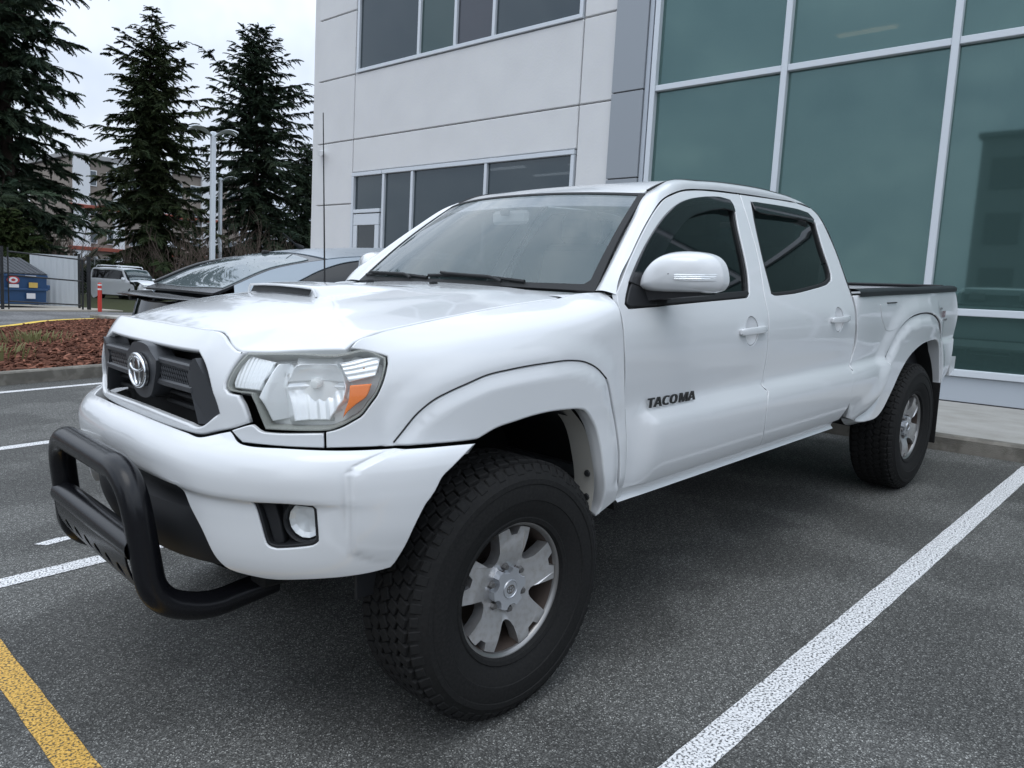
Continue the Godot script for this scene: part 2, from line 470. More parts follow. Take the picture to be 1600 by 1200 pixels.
func make_materials():
	var SX := FastNoiseLite.TYPE_SIMPLEX_SMOOTH; var CE := FastNoiseLite.TYPE_CELLULAR
	var cool := Color(1.32, 1.32, 1.24)
	var soft := noise_tex(.008, SX, [.0, .40, .50, .58, 1.], [g3(.58), g3(.70), g3(.86), g3(.98), g3(1.)], 512, 0, 6, -1, 9)
	var stones := noise_tex(.085, CE, [.0, .25, .55, .72, .86, .94, 1.], [g3(.036, cool), g3(.050, cool), g3(.078, cool), g3(.108, cool), g3(.14, cool), g3(.21, cool), g3(.38, cool)], 1024, 0, 1, FastNoiseLite.RETURN_CELL_VALUE, 3)
	var pits := noise_tex(.085, CE, [], [], 1024, 7.0, 1, FastNoiseLite.RETURN_DISTANCE, 3)
	var a := mat("asphalt", W, .82, 0, .4); world_tex(a, 3.0, stones, pits, .7, soft, .23)
	var stones2 := noise_tex(.085, CE, [.0, .3, .7, 1.], [g3(.09), g3(.13), g3(.17), g3(.24)], 512, 0, 1, FastNoiseLite.RETURN_CELL_VALUE, 5)
	var dw := mat("driveway", W, .85, 0, .4); world_tex(dw, .6, stones2, null, 1, soft, .1)
	var wear := noise_tex(.06, SX, [.0, .30, .36, .44, 1.], [g3(.05), g3(.10), g3(.45), g3(.74), g3(.86)], 1024, 0, 5, -1, 12)
	var lp := mat("line_white", W, .7); world_tex(lp, 1.3, wear, pits, .7)
	var weary := noise_tex(.06, SX, [.0, .32, .40, .50, 1.], [g3(.05), lin(.10, .08, .04), lin(.50, .29, .05), lin(.68, .40, .08), lin(.80, .50, .12)], 1024, 0, 5, -1, 15)
	var ly := mat("line_yellow", W, .7); world_tex(ly, 1.3, weary, pits, .7)
	mat("kerb_yellow", lin(.70, .48, .06), .7)
	var conc := noise_tex(.02, SX, [.0, .4, .7, 1.], [g3(.31, Color(1, .96, .88)), g3(.35, Color(1, .97, .90)), g3(.375, Color(1, .97, .91)), g3(.40, Color(1, .97, .92))], 512, 0, 6, -1, 21)
	var cn := mat("concrete", W, .9, 0, .3); world_tex(cn, .22, conc, noise_tex(.2, SX, [], [], 512, 1.5), .5)
	var kb := mat("kerb_concrete", lin(.62, .60, .56), .9, 0, .3); world_tex(kb, .8, conc, noise_tex(.2, SX, [], [], 512, 2.0), .7, soft, .9)
	var wallt := noise_tex(.012, SX, [.0, .5, 1.], [g3(.655, Color(.985, .995, 1.0)), g3(.68, Color(.985, .995, 1.0)), g3(.70, Color(.99, 1, 1.0))], 512, 0, 5, -1, 31)
	var wl := mat("tilt_panel", W, .85, 0, .3); world_tex(wl, .16, wallt, noise_tex(.25, SX, [], [], 512, .8), .12)
	mat("tilt_groove", lin(.55, .54, .53), .9)
	mat("metal_panel", lin(.30, .325, .35), .38, .25); mat("metal_base", lin(.46, .50, .545), .4, .2); mat("alu", lin(.62, .66, .70), .42, .15); mat("panel_joint", lin(.05, .05, .055), .8)
	var gl := mat("curtain_glass", lin(.10, .178, .168, .70), .03, .62, 1.0); gl.resource_name = "curtain_glass"
	mat("window_glass", lin(.045, .065, .075, .74), .03, .36, 1.0); mat("window_glass_green", lin(.045, .085, .082, .74), .03, .36, 1.0); mat("window_glass_violet", lin(.060, .066, .080, .76), .03, .36, 1.0); mat("door_glass", lin(.02, .03, .035, .66), .03, .2, .9)
	mat("room_wall", lin(.40, .44, .44), .9); mat("room_floor", lin(.10, .11, .11), .5); mat("room_dark", lin(.05, .06, .065), .8); mat("room_ceiling", lin(.6, .62, .62), .9)
	var lt := mat("ceiling_light", lin(1, .85, .6), .5); lt.emission_enabled = true; lt.emission = lin(1, .78, .45); lt.emission_energy_multiplier = 3.0
	var lt2 := mat("ceiling_light_cool", lin(.9, .95, 1), .5); lt2.emission_enabled = true; lt2.emission = lin(.8, .9, 1); lt2.emission_energy_multiplier = 1.6
	# the pickup
	var p := mat("paint", lin(.70, .715, .725), .24, 0, .5); p.clearcoat_enabled = true; p.clearcoat = .8; p.clearcoat_roughness = .04
	mat("paint_shade", lin(.70, .715, .725), .35)
	mat("black", lin(.010, .011, .012), .7); var bg := mat("black_gloss", lin(.008, .009, .010), .12); bg.clearcoat_enabled = true; bg.clearcoat = .6
	mat("texture_black", lin(.018, .019, .021), .48, 0, .4); mat("charcoal", lin(.045, .048, .053), .42, .1); mat("charcoal_gloss", lin(.03, .032, .036), .3)
	mat("bar_black", lin(.006, .0063, .008), .26, 0, .42)
	var rubber := noise_tex(.05, SX, [.0, .5, 1.], [g3(.008), g3(.0125), g3(.020, Color(1, .97, .92))], 512, 0, 5, -1, 41)
	var ty := mat("tyre", W, .80, 0, .35); ty.uv1_triplanar = true; ty.uv1_scale = Vector3.ONE * 3.0; ty.albedo_texture = rubber
	mat("liner", lin(.004, .0042, .0045), .85); mat("flange", lin(.34, .33, .30), .7)
	var grime := noise_tex(.03, SX, [.0, .35, .55, 1.], [lin(.48, .465, .445), lin(.56, .555, .55), lin(.60, .60, .605), lin(.63, .635, .64)], 512, 0, 5, -1, 44)
	var rm := mat("rim", W, .30, .80, .5); rm.uv1_triplanar = true; rm.uv1_scale = Vector3.ONE * 2.2; rm.albedo_texture = grime
	mat("rim_lip", lin(.27, .265, .26), .35, .8); mat("rim_dark", lin(.12, .11, .10), .5, .4); mat("barrel", lin(.055, .040, .032), .7, .2); mat("cap", lin(.52, .54, .57), .28, .7); mat("nut", lin(.20, .195, .19), .4, .8)
	mat("chrome", lin(.80, .82, .84), .05, 1.0); mat("silver", lin(.88, .91, .92), .20, .30); mat("silver_dim", lin(.78, .80, .79), .4, .1)
	mat("lamp_rubber", lin(.26, .27, .245), .5); mat("bulb", lin(.45, .22, .12), .2); mat("amber", lin(.90, .20, .004), .25)
	mat("lens", lin(.75, .79, .74, .06), .03, 0, .5); mat("lens_fog", lin(.6, .62, .6, .08), .03, 0, .5)
	mat("dark_glass", lin(.003, .0045, .005, .95), .02, 0, .45); mat("smoke", lin(.006, .006, .008, .84), .04, 0, .5)
	mat("screen_glass", lin(.24, .35, .36, .22), .03, 0, .9); mat("tint", lin(.12, .13, .16, .45), .2); mat("rear_glass", lin(.15, .2, .2, .35), .03)
	mat("grey_cloth", lin(.24, .25, .25), .9); mat("dark_plastic", lin(.05, .053, .056), .6); mat("dash", lin(.28, .31, .31), .7)
	mat("maroon", lin(.10, .016, .022), .5); mat("grey_print", lin(.14, .145, .15), .5); mat("tail_red", lin(.35, .01, .012), .15)

func make_sky() -> PanoramaSkyMaterial:
	var w := 768; var h := 384
	var n := FastNoiseLite.new(); n.noise_type = FastNoiseLite.TYPE_SIMPLEX_SMOOTH; n.frequency = 1.5; n.fractal_octaves = 5; n.seed = 8; n.domain_warp_enabled = true; n.domain_warp_amplitude = .4; n.domain_warp_frequency = 1.2
	var im := Image.create(w, h, false, Image.FORMAT_RGBF)
	for y in h:
		var el := PI / 2 - PI * (y + .5) / h
		for x in w:
			var az := TAU * (x + .5) / w
			var d := Vector3(cos(el) * sin(az), sin(el) * 1.9, -cos(el) * cos(az))
			var c := n.get_noise_3d(d.x, d.y, d.z)
			var b := .80 + .40 * c
			b *= (1 + 1.6 * maxf(sin(el), 0)) / 1.5
			if el < 0: b *= lerpf(1.0, .22, sst(0, -.12, el))
			var blue := clampf(.5 - c * 1.1, 0, 1)
			im.set_pixel(x, y, Color(b * lerpf(.94, .79, blue), b * lerpf(1.01, .92, blue), b * lerpf(1.10, 1.14, blue)))
	var m := PanoramaSkyMaterial.new(); m.panorama = ImageTexture.create_from_image(im); m.filter = true
	return m

func _ready():
	# camera, sky, sun, exposure
	var cam := Camera3D.new(); cam.name = "camera"; cam.fov = 54.188; cam.near = .05; cam.far = 3000.0
	cam.transform = Transform3D(Basis(Vector3(.65382, .05382, .75473), Vector3(.05161, .99197, -.11545), Vector3(-.75489, .11444, .64579)).orthonormalized(), Vector3(-1.7718, 1.2795, 2.2627)); add_child(cam); cam.current = true
	var env := Environment.new(); env.background_mode = Environment.BG_SKY; env.sky = Sky.new(); env.sky.sky_material = make_sky(); env.background_energy_multiplier = 1.0
	env.tonemap_mode = Environment.TONE_MAPPER_LINEAR; env.tonemap_exposure = 1.34; env.sdfgi_enabled = true; env.ssao_enabled = true; env.ssil_enabled = true
	var we := WorldEnvironment.new(); we.name = "environment"; we.environment = env; add_child(we)
	var sun := DirectionalLight3D.new(); sun.name = "sun"; sun.light_energy = .16; sun.light_color = Color(1, .985, .96); sun.light_angular_distance = 35.0; sun.shadow_enabled = true
	add_child(sun); sun.look_at_from_position(Vector3(-6, 14, 3), Vector3.ZERO)
	make_materials()
	build_ground()
	build_office()
	build_truck()
	build_liftback()
	build_far()
	build_trees()
	build_across()
# ---------------------------------------------------------------- outlines of the pickup's panels, in the parameters of the surface each lies on
var hood_half := pts([-0.66, 0, -0.661, 0.2, -0.634, 0.339, -0.644, 0.392, -0.649, 0.436, -0.643, 0.457, -0.635, 0.473, -0.617, 0.5, -0.588, 0.54, -0.561, 0.576, -0.528, 0.62, -0.497, 0.66, -0.466, 0.7, -0.433, 0.694, -0.393, 0.702, -0.337, 0.705, -0.255, 0.705, -0.163, 0.697, 0.025, 0.682, 0.211, 0.693, 0.352, 0.705, 0.486, 0.654, 0.455, 0.6, 0.42, 0.4, 0.4, 0.2, 0.395, 0])
var fender := pts([6.264, 11.291, 6.533, 12.016, 7.051, 11.914, 7.485, 12.027, 7.999, 11.984, 8.528, 11.987, 9.471, 12.047, 10.406, 12.034, 11.152, 11.872, 11.678, 11.875, 12.62, 11.62, 12.4, 10.9, 12.302, 10.117, 12.207, 8.89, 12.296, 6.941, 12.397, 4.839, 12.482, 2.811, 12.463, 1.256, 12.66, 0.236, 12.421, 0.101, 12.156, 1.023, 12.109, 2.091, 11.913, 3.425, 11.655, 4.989, 11.381, 5.611, 11.025, 6.147, 10.678, 6.39, 10.26, 6.459, 9.512, 6.43, 9.028, 6.282, 8.719, 5.97, 8.413, 5.612, 8.101, 5.148, 7.78, 4.626, 7.436, 3.94, 7.277, 3.58, 7.222, 3.545, 5.743, 3.488, 5.745, 4.162, 6.012, 4.283, 6.299, 4.519, 6.56, 4.833, 6.785, 5.662, 6.999, 6.807, 7.189, 8.251, 7.216, 8.831])
var flare := pts([7.228, 3.577, 7.203, 3.742, 7.36, 4.092, 7.7, 4.793, 8.019, 5.43, 8.332, 5.924, 8.64, 6.26, 8.951, 6.569, 9.438, 6.716, 10.199, 6.744, 10.62, 6.679, 10.963, 6.435, 11.317, 5.901, 11.591, 5.236, 11.85, 3.637, 12.053, 2.187, 12.076, 1.154, 12.164, 0.287, 11.562, -0.147, 11.621, 0.17, 11.567, 0.764, 11.458, 1.511, 11.376, 2.216, 11.273, 2.794, 11.118, 3.34, 10.944, 3.852, 10.776, 4.008, 10.609, 4.06, 10.22, 4.119, 9.834, 4.076, 9.52, 3.98, 9.14, 3.836, 8.86, 3.56, 8.768, 3.482, 8.008, 3.544])
var headlight := pts([3.52, 10.5, 4.2, 10.9, 5, 11.1, 5.7, 11.12, 6.3, 10.95, 6.8, 10.3, 7.216, 8.831, 7.189, 8.251, 6.999, 6.807, 6.785, 5.662, 6.56, 4.833, 6.299, 4.519, 6.012, 4.283, 5.745, 4.162, 4.491, 4.171, 4.296, 4.93, 4.092, 6.062, 3.771, 6.101, 3.423, 6.176, 3.292, 6.494, 3.267, 6.805, 3.343, 8.331])
var filler := pts([3.521, 4.104, 4.112, 4.354, 4.215, 4.362, 4.457, 4.134, 5.728, 4.139, 5.737, 3.501, 4.94, 3.544, 3.893, 3.623])
var surround_half := pts([0, 12, 1, 12.04, 1.8, 12.1, 2.111, 12.156, 2.395, 11.899, 2.843, 11.075, 3.151, 10.522, 3.476, 10.643, 3.343, 8.331, 3.267, 6.805, 3.297, 6.445, 3.423, 6.176, 3.775, 6.051, 4.13, 4.378, 3.521, 4.104, 2.995, 3.938, 2.114, 3.677, 1.7, 3.62, 1, 3.57, 0, 3.55])
var grille_half := pts([0, 8.62, 1, 8.64, 1.5, 8.68, 1.772, 8.731, 2.463, 6.941, 3.042, 4.659, 2.061, 4.063, 1.6, 4.08, 1, 4.12, 0, 4.15])
var bumper_half := pts([0, 11.25, 1, 11.25, 1.8, 11.2, 2.266, 11.145, 2.715, 11.632, 3.044, 11.993, 3.702, 11.131, 4.738, 11.073, 5.596, 11.013, 7.244, 10.942, 8.196, 10.708, 8.98, 10.3, 8.383, 8.408, 8.126, 7.546, 7.831, 5.172, 7.495, 3.5, 7.169, 2.018, 7.082, 1.73, 6.693, 1.531, 6.283, 1.388, 5.029, 0.96, 4.417, 0.775, 3.943, 0.831, 3.257, 1.122, 2.997, 1.737, 2.642, 3.106, 2.148, 4.288, 1.925, 5.741, 1.073, 5.506, 0, 5.45])
var fog_hole := pts([4.091, 5.495, 4.782, 5.713, 5.396, 5.539, 5.449, 5.121, 5.474, 3.395, 5.354, 3.19, 4.593, 2.937, 4.467, 2.979, 4.347, 3.177])
var bulge := pts([7.271, 10.865, 6.802, 10.178, 6.241, 9.157, 6.09, 8.539, 6.057, 6.691, 6.06, 2.871, 6.205, 2.58, 6.698, 2.068, 7.064, 1.834])
var door_front := pts([0.523, 1.294, 0.676, 1.423, 0.869, 1.557, 1.014, 1.637, 1.122, 1.671, 1.225, 1.693, 1.395, 1.708, 1.714, 1.717, 1.673, 1.63, 1.615, 1.415, 1.563, 1.264, 1.557, 1.181, 1.553, 1.104, 1.556, 1, 1.55, 0.9, 1.532, 0.862, 1.505, 0.832, 1.493, 0.79, 1.497, 0.71, 1.535, 0.605, 0.969, 0.606, 0.533, 0.606, 0.536, 0.674, 0.535, 0.842, 0.53, 0.988, 0.513, 1.114, 0.515, 1.207, 0.51, 1.248, 0.518, 1.29])
var door_rear := pts([1.714, 1.717, 2.282, 1.718, 2.459, 1.7, 2.5, 1.66, 2.515, 1.5, 2.51, 1.33, 2.521, 1.25, 2.53, 1.137, 2.545, 0.985, 2.535, 0.9, 2.508, 0.862, 2.462, 0.836, 2.44, 0.795, 2.45, 0.7, 2.395, 0.602, 1.872, 0.602, 1.535, 0.605, 1.497, 0.71, 1.493, 0.79, 1.505, 0.832, 1.532, 0.862, 1.55, 0.9, 1.556, 1, 1.553, 1.104, 1.557, 1.181, 1.563, 1.264, 1.615, 1.415, 1.673, 1.63, 1.714, 1.717])
var win_front := pts([0.572, 1.281, 0.552, 1.251, 0.565, 1.237, 0.593, 1.237, 0.689, 1.239, 1.011, 1.248, 1.365, 1.257, 1.404, 1.259, 1.433, 1.271, 1.475, 1.358, 1.533, 1.536, 1.59, 1.654, 1.576, 1.678, 1.477, 1.683, 1.278, 1.663, 1.135, 1.632, 0.981, 1.571, 0.795, 1.465, 0.635, 1.347])
var win_rear := pts([1.783, 1.683, 1.831, 1.685, 2.228, 1.681, 2.364, 1.667, 2.41, 1.618, 2.364, 1.482, 2.348, 1.361, 2.325, 1.328, 2.251, 1.307, 2.074, 1.287, 1.879, 1.27, 1.752, 1.265, 1.663, 1.264, 1.635, 1.272, 1.656, 1.416, 1.723, 1.594])
var rflare := pts([2.619, 0.575, 2.749, 0.611, 2.901, 0.69, 3.01, 0.801, 3.096, 0.906, 3.225, 1.022, 3.369, 1.085, 3.578, 1.114, 3.836, 1.109, 4.022, 1.07, 4.145, 1, 4.239, 0.786, 4.285, 0.592, 4.204, 0.597, 4.208, 0.623, 4.115, 0.844, 4.044, 0.914, 3.937, 0.931, 3.67, 0.92, 3.459, 0.868, 3.31, 0.785, 3.176, 0.671, 3.041, 0.572, 2.911, 0.539, 2.657, 0.559])
var bed_side := pts([2.528, 1.25, 2.599, 1.253, 3.426, 1.258, 4.486, 1.266, 4.603, 1.173, 4.671, 1.079, 4.72, 0.841, 4.675, 0.726, 4.67, 0.605, 4.505, 0.563])
var bed_front := pts([2.528, 1.25, 2.543, 1.137, 2.569, 0.983, 2.519, 0.865, 2.419, 0.853, 2.429, 0.797, 2.453, 0.692, 2.483, 0.593, 2.929, 0.504])
var fuel := pts([2.924, 1.192, 3.182, 1.193, 3.3, 1.167, 3.248, 1.074, 3.153, 1.037, 3.054, 1.042, 2.975, 1.104])
var hl_marker := pts([3.632, 9.779, 4.45, 9.139, 4.258, 6.354, 3.52, 6.405, 3.439, 6.784, 3.492, 8.13])
var hl_main := pts([4.517, 9.154, 5.843, 9.641, 6.043, 7.179, 6.02, 5.459, 5.748, 4.399, 4.576, 4.341, 4.261, 5.789, 4.344, 6.774])
var hl_clear := pts([5.929, 9.361, 7.079, 8.96, 6.839, 7.335, 6.196, 7.133, 6.051, 8.091])
var hl_amber := pts([6.242, 6.951, 6.773, 6.895, 6.604, 5.847, 6.085, 4.595, 6.197, 5.449])
func pts(a: Array) -> Array:
	var R := []
	for i in range(0, a.size(), 2): R.append(Vector2(a[i], a[i + 1]))
	return R
# ---------------------------------------------------------------- the pickup's surfaces (lot axes: x to the rear, y up, z to the driver's side; the front axle stands over x = 0)
var PX := [-.68, -.6, -.5, -.4, -.3, -.2, 0, .2, .42, .6]; var PY := [1.180, 1.205, 1.230, 1.250, 1.265, 1.276, 1.288, 1.297, 1.305, 1.309]
var XZ := [0, .2, .40, .43, .46, .5, .6, .72, .8]; var XE := [-.66, -.661, -.662, -.655, -.62, -.60, -.555, -.478, -.42]
func hood_y(x: float, z: float) -> float:
	z = absf(z)
	var y := herm(PX, PY, x) - .105 * z * z * (1 - .45 * sst(-.2, .45, x)) - .010 * sst(.40, .54, z) * (1 - .7 * sst(-.1, .45, x))
	return y - .026 * sst(.40, .47, z) * (1 - sst(0, .13, x - herm(XZ, XE, z)))
func s_hood(p: Vector2) -> Vector3:
	var y := hood_y(p.x, p.y)
	return Vector3(p.x, y, p.y)
var R1 := [.50, .54, .58, .62, .68, .75, .81, .838, .856, .866, .876, .90, 1.0, 1.1, 1.17, 1.22, 1.27, 1.35, 1.45, 1.55, 1.65, 1.72, 1.78]
var R2 := [.80, .835, .862, .884, .905, .915, .915, .909, .898, .874, .862, .861, .868, .871, .864, .850, .832, .80, .755, .705, .65, .60, .54]
var P1 := [.50, .54, .58, .62, .70, .80, .90]; var P2 := [.80, .835, .858, .871, .879, .877, .868]
var T1 := [1.1, 1.17, 1.22, 1.26, 1.30]; var T2 := [.869, .867, .863, .858, .850]
func side(x: float, y: float) -> float:
	var b := herm(R1, R2, y)
	if y < .90: b += (herm(P1, P2, y) - b) * (1 - sst(.58, .68, x) + sst(3.0, 3.6, x))
	if x > 2.5 and y > 1.1: b += (herm(T1, T2, y) - b) * sst(2.52, 2.6, x)
	return b - .022 * sst(2.58, 3.1, x) - .042 * sst(3.5, 4.7, x)
func s_side(p: Vector2) -> Vector3: return Vector3(p.x, p.y, side(p.x, p.y))
var rf_line := []
func s_bed(p: Vector2) -> Vector3:
	var z := side(p.x, p.y)
	var d := to_line(p, rf_line)
	return Vector3(p.x, p.y, z + .018 * (1 - sst(.015, .13, d)))
func s_rflare(p: Vector2) -> Vector3:
	return Vector3(p.x, p.y, side(p.x, clampf(p.y, .95, 1.1)) + .010 + .024 * sst(0, .07, to_line(p, rf_line)))
var CB := [[-.742, 0, 2.6], [-.740, .2, 2.6], [-.730, .38, 2.4], [-.708, .46, 2], [-.668, .54, 1.7], [-.60, .63, 1.6], [-.505, .72, 1.7], [-.41, .79, 2.4], [-.29, .84, 3.6], [-.12, .865, 4.6], [.08, .872, 5], [.3, .873, 6.5], [.47, .872, 9], [.6, .871, 11]]
var CT := [[-.657, 1.189, 0], [-.658, 1.189, .2], [-.661, 1.187, .38], [-.64, 1.166, .46], [-.60, 1.157, .54], [-.548, 1.156, .62], [-.478, 1.157, .70], [-.408, 1.187, .715], [-.267, 1.21, .72], [-.1, 1.23, .72], [.1, 1.25, .72], [.3, 1.270, .72], [.44, 1.292, .72], [.6, 1.299, .72]]
var NF := []
var BX := [[-.80, 0], [-.80, .2], [-.788, .4], [-.765, .52], [-.715, .63], [-.645, .73], [-.555, .82], [-.46, .875], [-.35, .91], [-.2, .925], [-.05, .93]]
var BYF := [.53, .57, .61, .66, .72, .765, .785, .805, .84, .87, .895, .912, .935, .955]; var BO := [-.06, -.03, -.016, -.010, -.008, -.006, .006, .010, .010, .002, -.014, -.035, -.075, -.09]; var BO2 := [-.06, -.03, -.014, -.004, .002, .005, .006, .006, .004, -.002, -.014, -.035, -.075, -.09]
var NB := []
var fl_line := []
var bulge_poly := PackedVector2Array()
func make_nets():
	for i in CB.size():
		var b: Array = CB[i]; var t: Array = CT[i]; var col := []
		for y in [.55, .65, .75, .86, .93]:
			col.append(Vector3(b[0], y, b[1] + (herm(P1, P2, y) - .871 if b[0] > -.2 and y < .9 else .0)))
		for f in [0., .2, .4, .58, .72, .83, .92, 1.]:
			var e := pow(f, b[2])
			col.append(Vector3(lerpf(b[0], t[0], e), 1 + (t[1] - 1) * f, lerpf(b[1], t[2], e)))
		NF.append(col)
	for i in BX.size():
		var a: Array = BX[maxi(i - 1, 0)]; var b: Array = BX[mini(i + 1, BX.size() - 1)]
		var d := Vector2(b[0] - a[0], b[1] - a[1]).normalized(); var n := Vector2(-d.y, d.x)
		if i == 0: n = Vector2(-1, 0)
		var col := []
		for k in BO.size():
			var o: float = lerpf(BO[k], BO2[k], sst(5, 6.5, i)); col.append(Vector3(BX[i][0] + n.x * o, BYF[k], BX[i][1] + n.y * o))
		NB.append(col)
	for p in flare.slice(1, 17):
		var q := net(NF, p.x, p.y); fl_line.append(Vector2(q.x, q.y))
	rf_line = rflare.slice(0, 13)
	for p in bulge: bulge_poly.append(Vector2(p.x * .105, p.y * .035))
	for p in [[7.3, -1.5], [9.5, -1.5], [11.5, 6], [11.5, 14], [7.3, 14]]: bulge_poly.append(Vector2(p[0] * .105, p[1] * .035))
func s_front0(p: Vector2) -> Vector3:
	var P := net(NF, absf(p.x), p.y)
	if p.x < 0: P.z = -P.z
	return P
func s_front(p: Vector2) -> Vector3:
	var P := s_front0(p)
	if p.x > 7 and p.y < 10:
		var d := to_line(Vector2(P.x, P.y), fl_line)
		var a := lerpf(.75, .05, sst(7, 9.3, p.x))
		P += Vector3(-sin(a), 0, cos(a)) * .010 * (1 - sst(.01, .085, d))
	return P
func s_flare(p: Vector2) -> Vector3:
	var P := s_front0(p); var a := lerpf(.75, .05, sst(7, 9.3, p.x))
	var d := to_line(Vector2(P.x, P.y), fl_line)
	return P + Vector3(-sin(a), 0, cos(a)) * (.011 + .012 * sst(0, .05, d))
func s_bump(p: Vector2) -> Vector3:
	var a := absf(p.x); var P := net(NB, a, p.y)
	if a > 5.5:
		var q := Vector2(a * .105, p.y * .035); var d := to_line(q, bulge_poly.slice(0, 9))
		var n := (net(NB, a + .05, 5) - net(NB, a - .05, 5)).normalized(); n = Vector3(-n.z, 0, n.x)
		P += n * ((.012 * sst(0, .016, d) * sst(1.8, 4.0, p.y) if Geometry2D.is_point_in_polygon(q, bulge_poly) else .0) - .0035 * exp(-d * d / .00004) * sst(3.4, 4.6, p.y))
	if p.x < 0: P.z = -P.z
	return P
# the windscreen: u across (-1..1), v from the cowl to the roof
func s_screen(p: Vector2) -> Vector3:
	var e := Vector3(.528, 1.288, .725).lerp(Vector3(1.0, 1.664, .585), p.y); var m := Vector3(.41, 1.298, 0).lerp(Vector3(.875, 1.680, 0), p.y)
	var k := pow(absf(p.x), 2.2); var b := .016 * sin(PI * p.y)
	return Vector3(lerpf(m.x, e.x, k) - b * .6, lerpf(m.y, e.y, k) + b * .8, e.z * p.x)
var X1 := [.86, .95, 1.05, 1.2, 1.5, 1.8, 2.1, 2.35, 2.47, 2.55]; var Y1 := [1.674, 1.700, 1.722, 1.743, 1.773, 1.782, 1.777, 1.755, 1.718, 1.65]
var X2 := [.86, .99, 1.15, 1.4, 1.7, 2.1, 2.35, 2.47, 2.55]; var Y2 := [1.60, 1.662, 1.722, 1.748, 1.760, 1.756, 1.735, 1.692, 1.62]
func s_roof(p: Vector2) -> Vector3:
	var a := herm(X2, Y2, p.x); var k := p.y / .575
	return Vector3(p.x, a + (herm(X1, Y1, p.x) - a) * (1 - k * k), p.y)
# ---------------------------------------------------------------- the pickup
func ins(P: Array, S: Callable, d: float) -> Array:   # an outline moved inwards by d (metric parameters only)
	var o := Geometry2D.offset_polygon(dense(P, S, .02), -d)
	return Array(o[0])
func both(called: String, m: ArrayMesh, mt: Material, parent: Node, parent2: Node = null) -> Array:
	return [part(called, m, mt, parent), part(called, mirz(m), mt, parent2 if parent2 else parent)]
func strip(A: Array, B: Array, n: int, m: int, bulge: float) -> Tri:
	var a := curve3(A, n); var b := curve3(B, n); var t := tris(); var P := []
	for i in n + 1:
		var row := []
		var d: Vector3 = (a[mini(i + 1, n)] - a[maxi(i - 1, 0)]).normalized(); var w: Vector3 = b[i] - a[i]
		var nn := d.cross(w).normalized()
		for j in m + 1:
			var v := float(j) / m
			row.append(a[i] + w * v + nn * bulge * sin(PI * v) * minf(1, w.length() / .06))
		P.append(row)
	for i in n:
		for j in m: t.quad(P[i][j], P[i + 1][j], P[i + 1][j + 1], P[i][j + 1])
	return t
func circle(c: Vector2, r: float, n: int, sy := 1.0) -> PackedVector2Array:
	var R := PackedVector2Array()
	for k in n: R.append(c + Vector2(cos(TAU * k / n), sin(TAU * k / n) * sy) * r)
	return R
func emblem(w: float, h: float, r: float) -> Tri:   # three ovals, in xy, facing +z
	var t := tris()
	for e in [[0, 0, w, h, r], [0, h * .02, w * .34, h * .93, r * .85], [0, h * .38, w * .80, h * .42, r * .85]]:
		var P := []; var rr := []
		for k in 33:
			var a := TAU * k / 32; P.append(Vector3(e[0] + cos(a) * e[2], e[1] + sin(a) * e[3], 0)); rr.append(e[4] * (.75 + .35 * absf(sin(a))))
		t.tube(P, rr, 8, false)
	return t
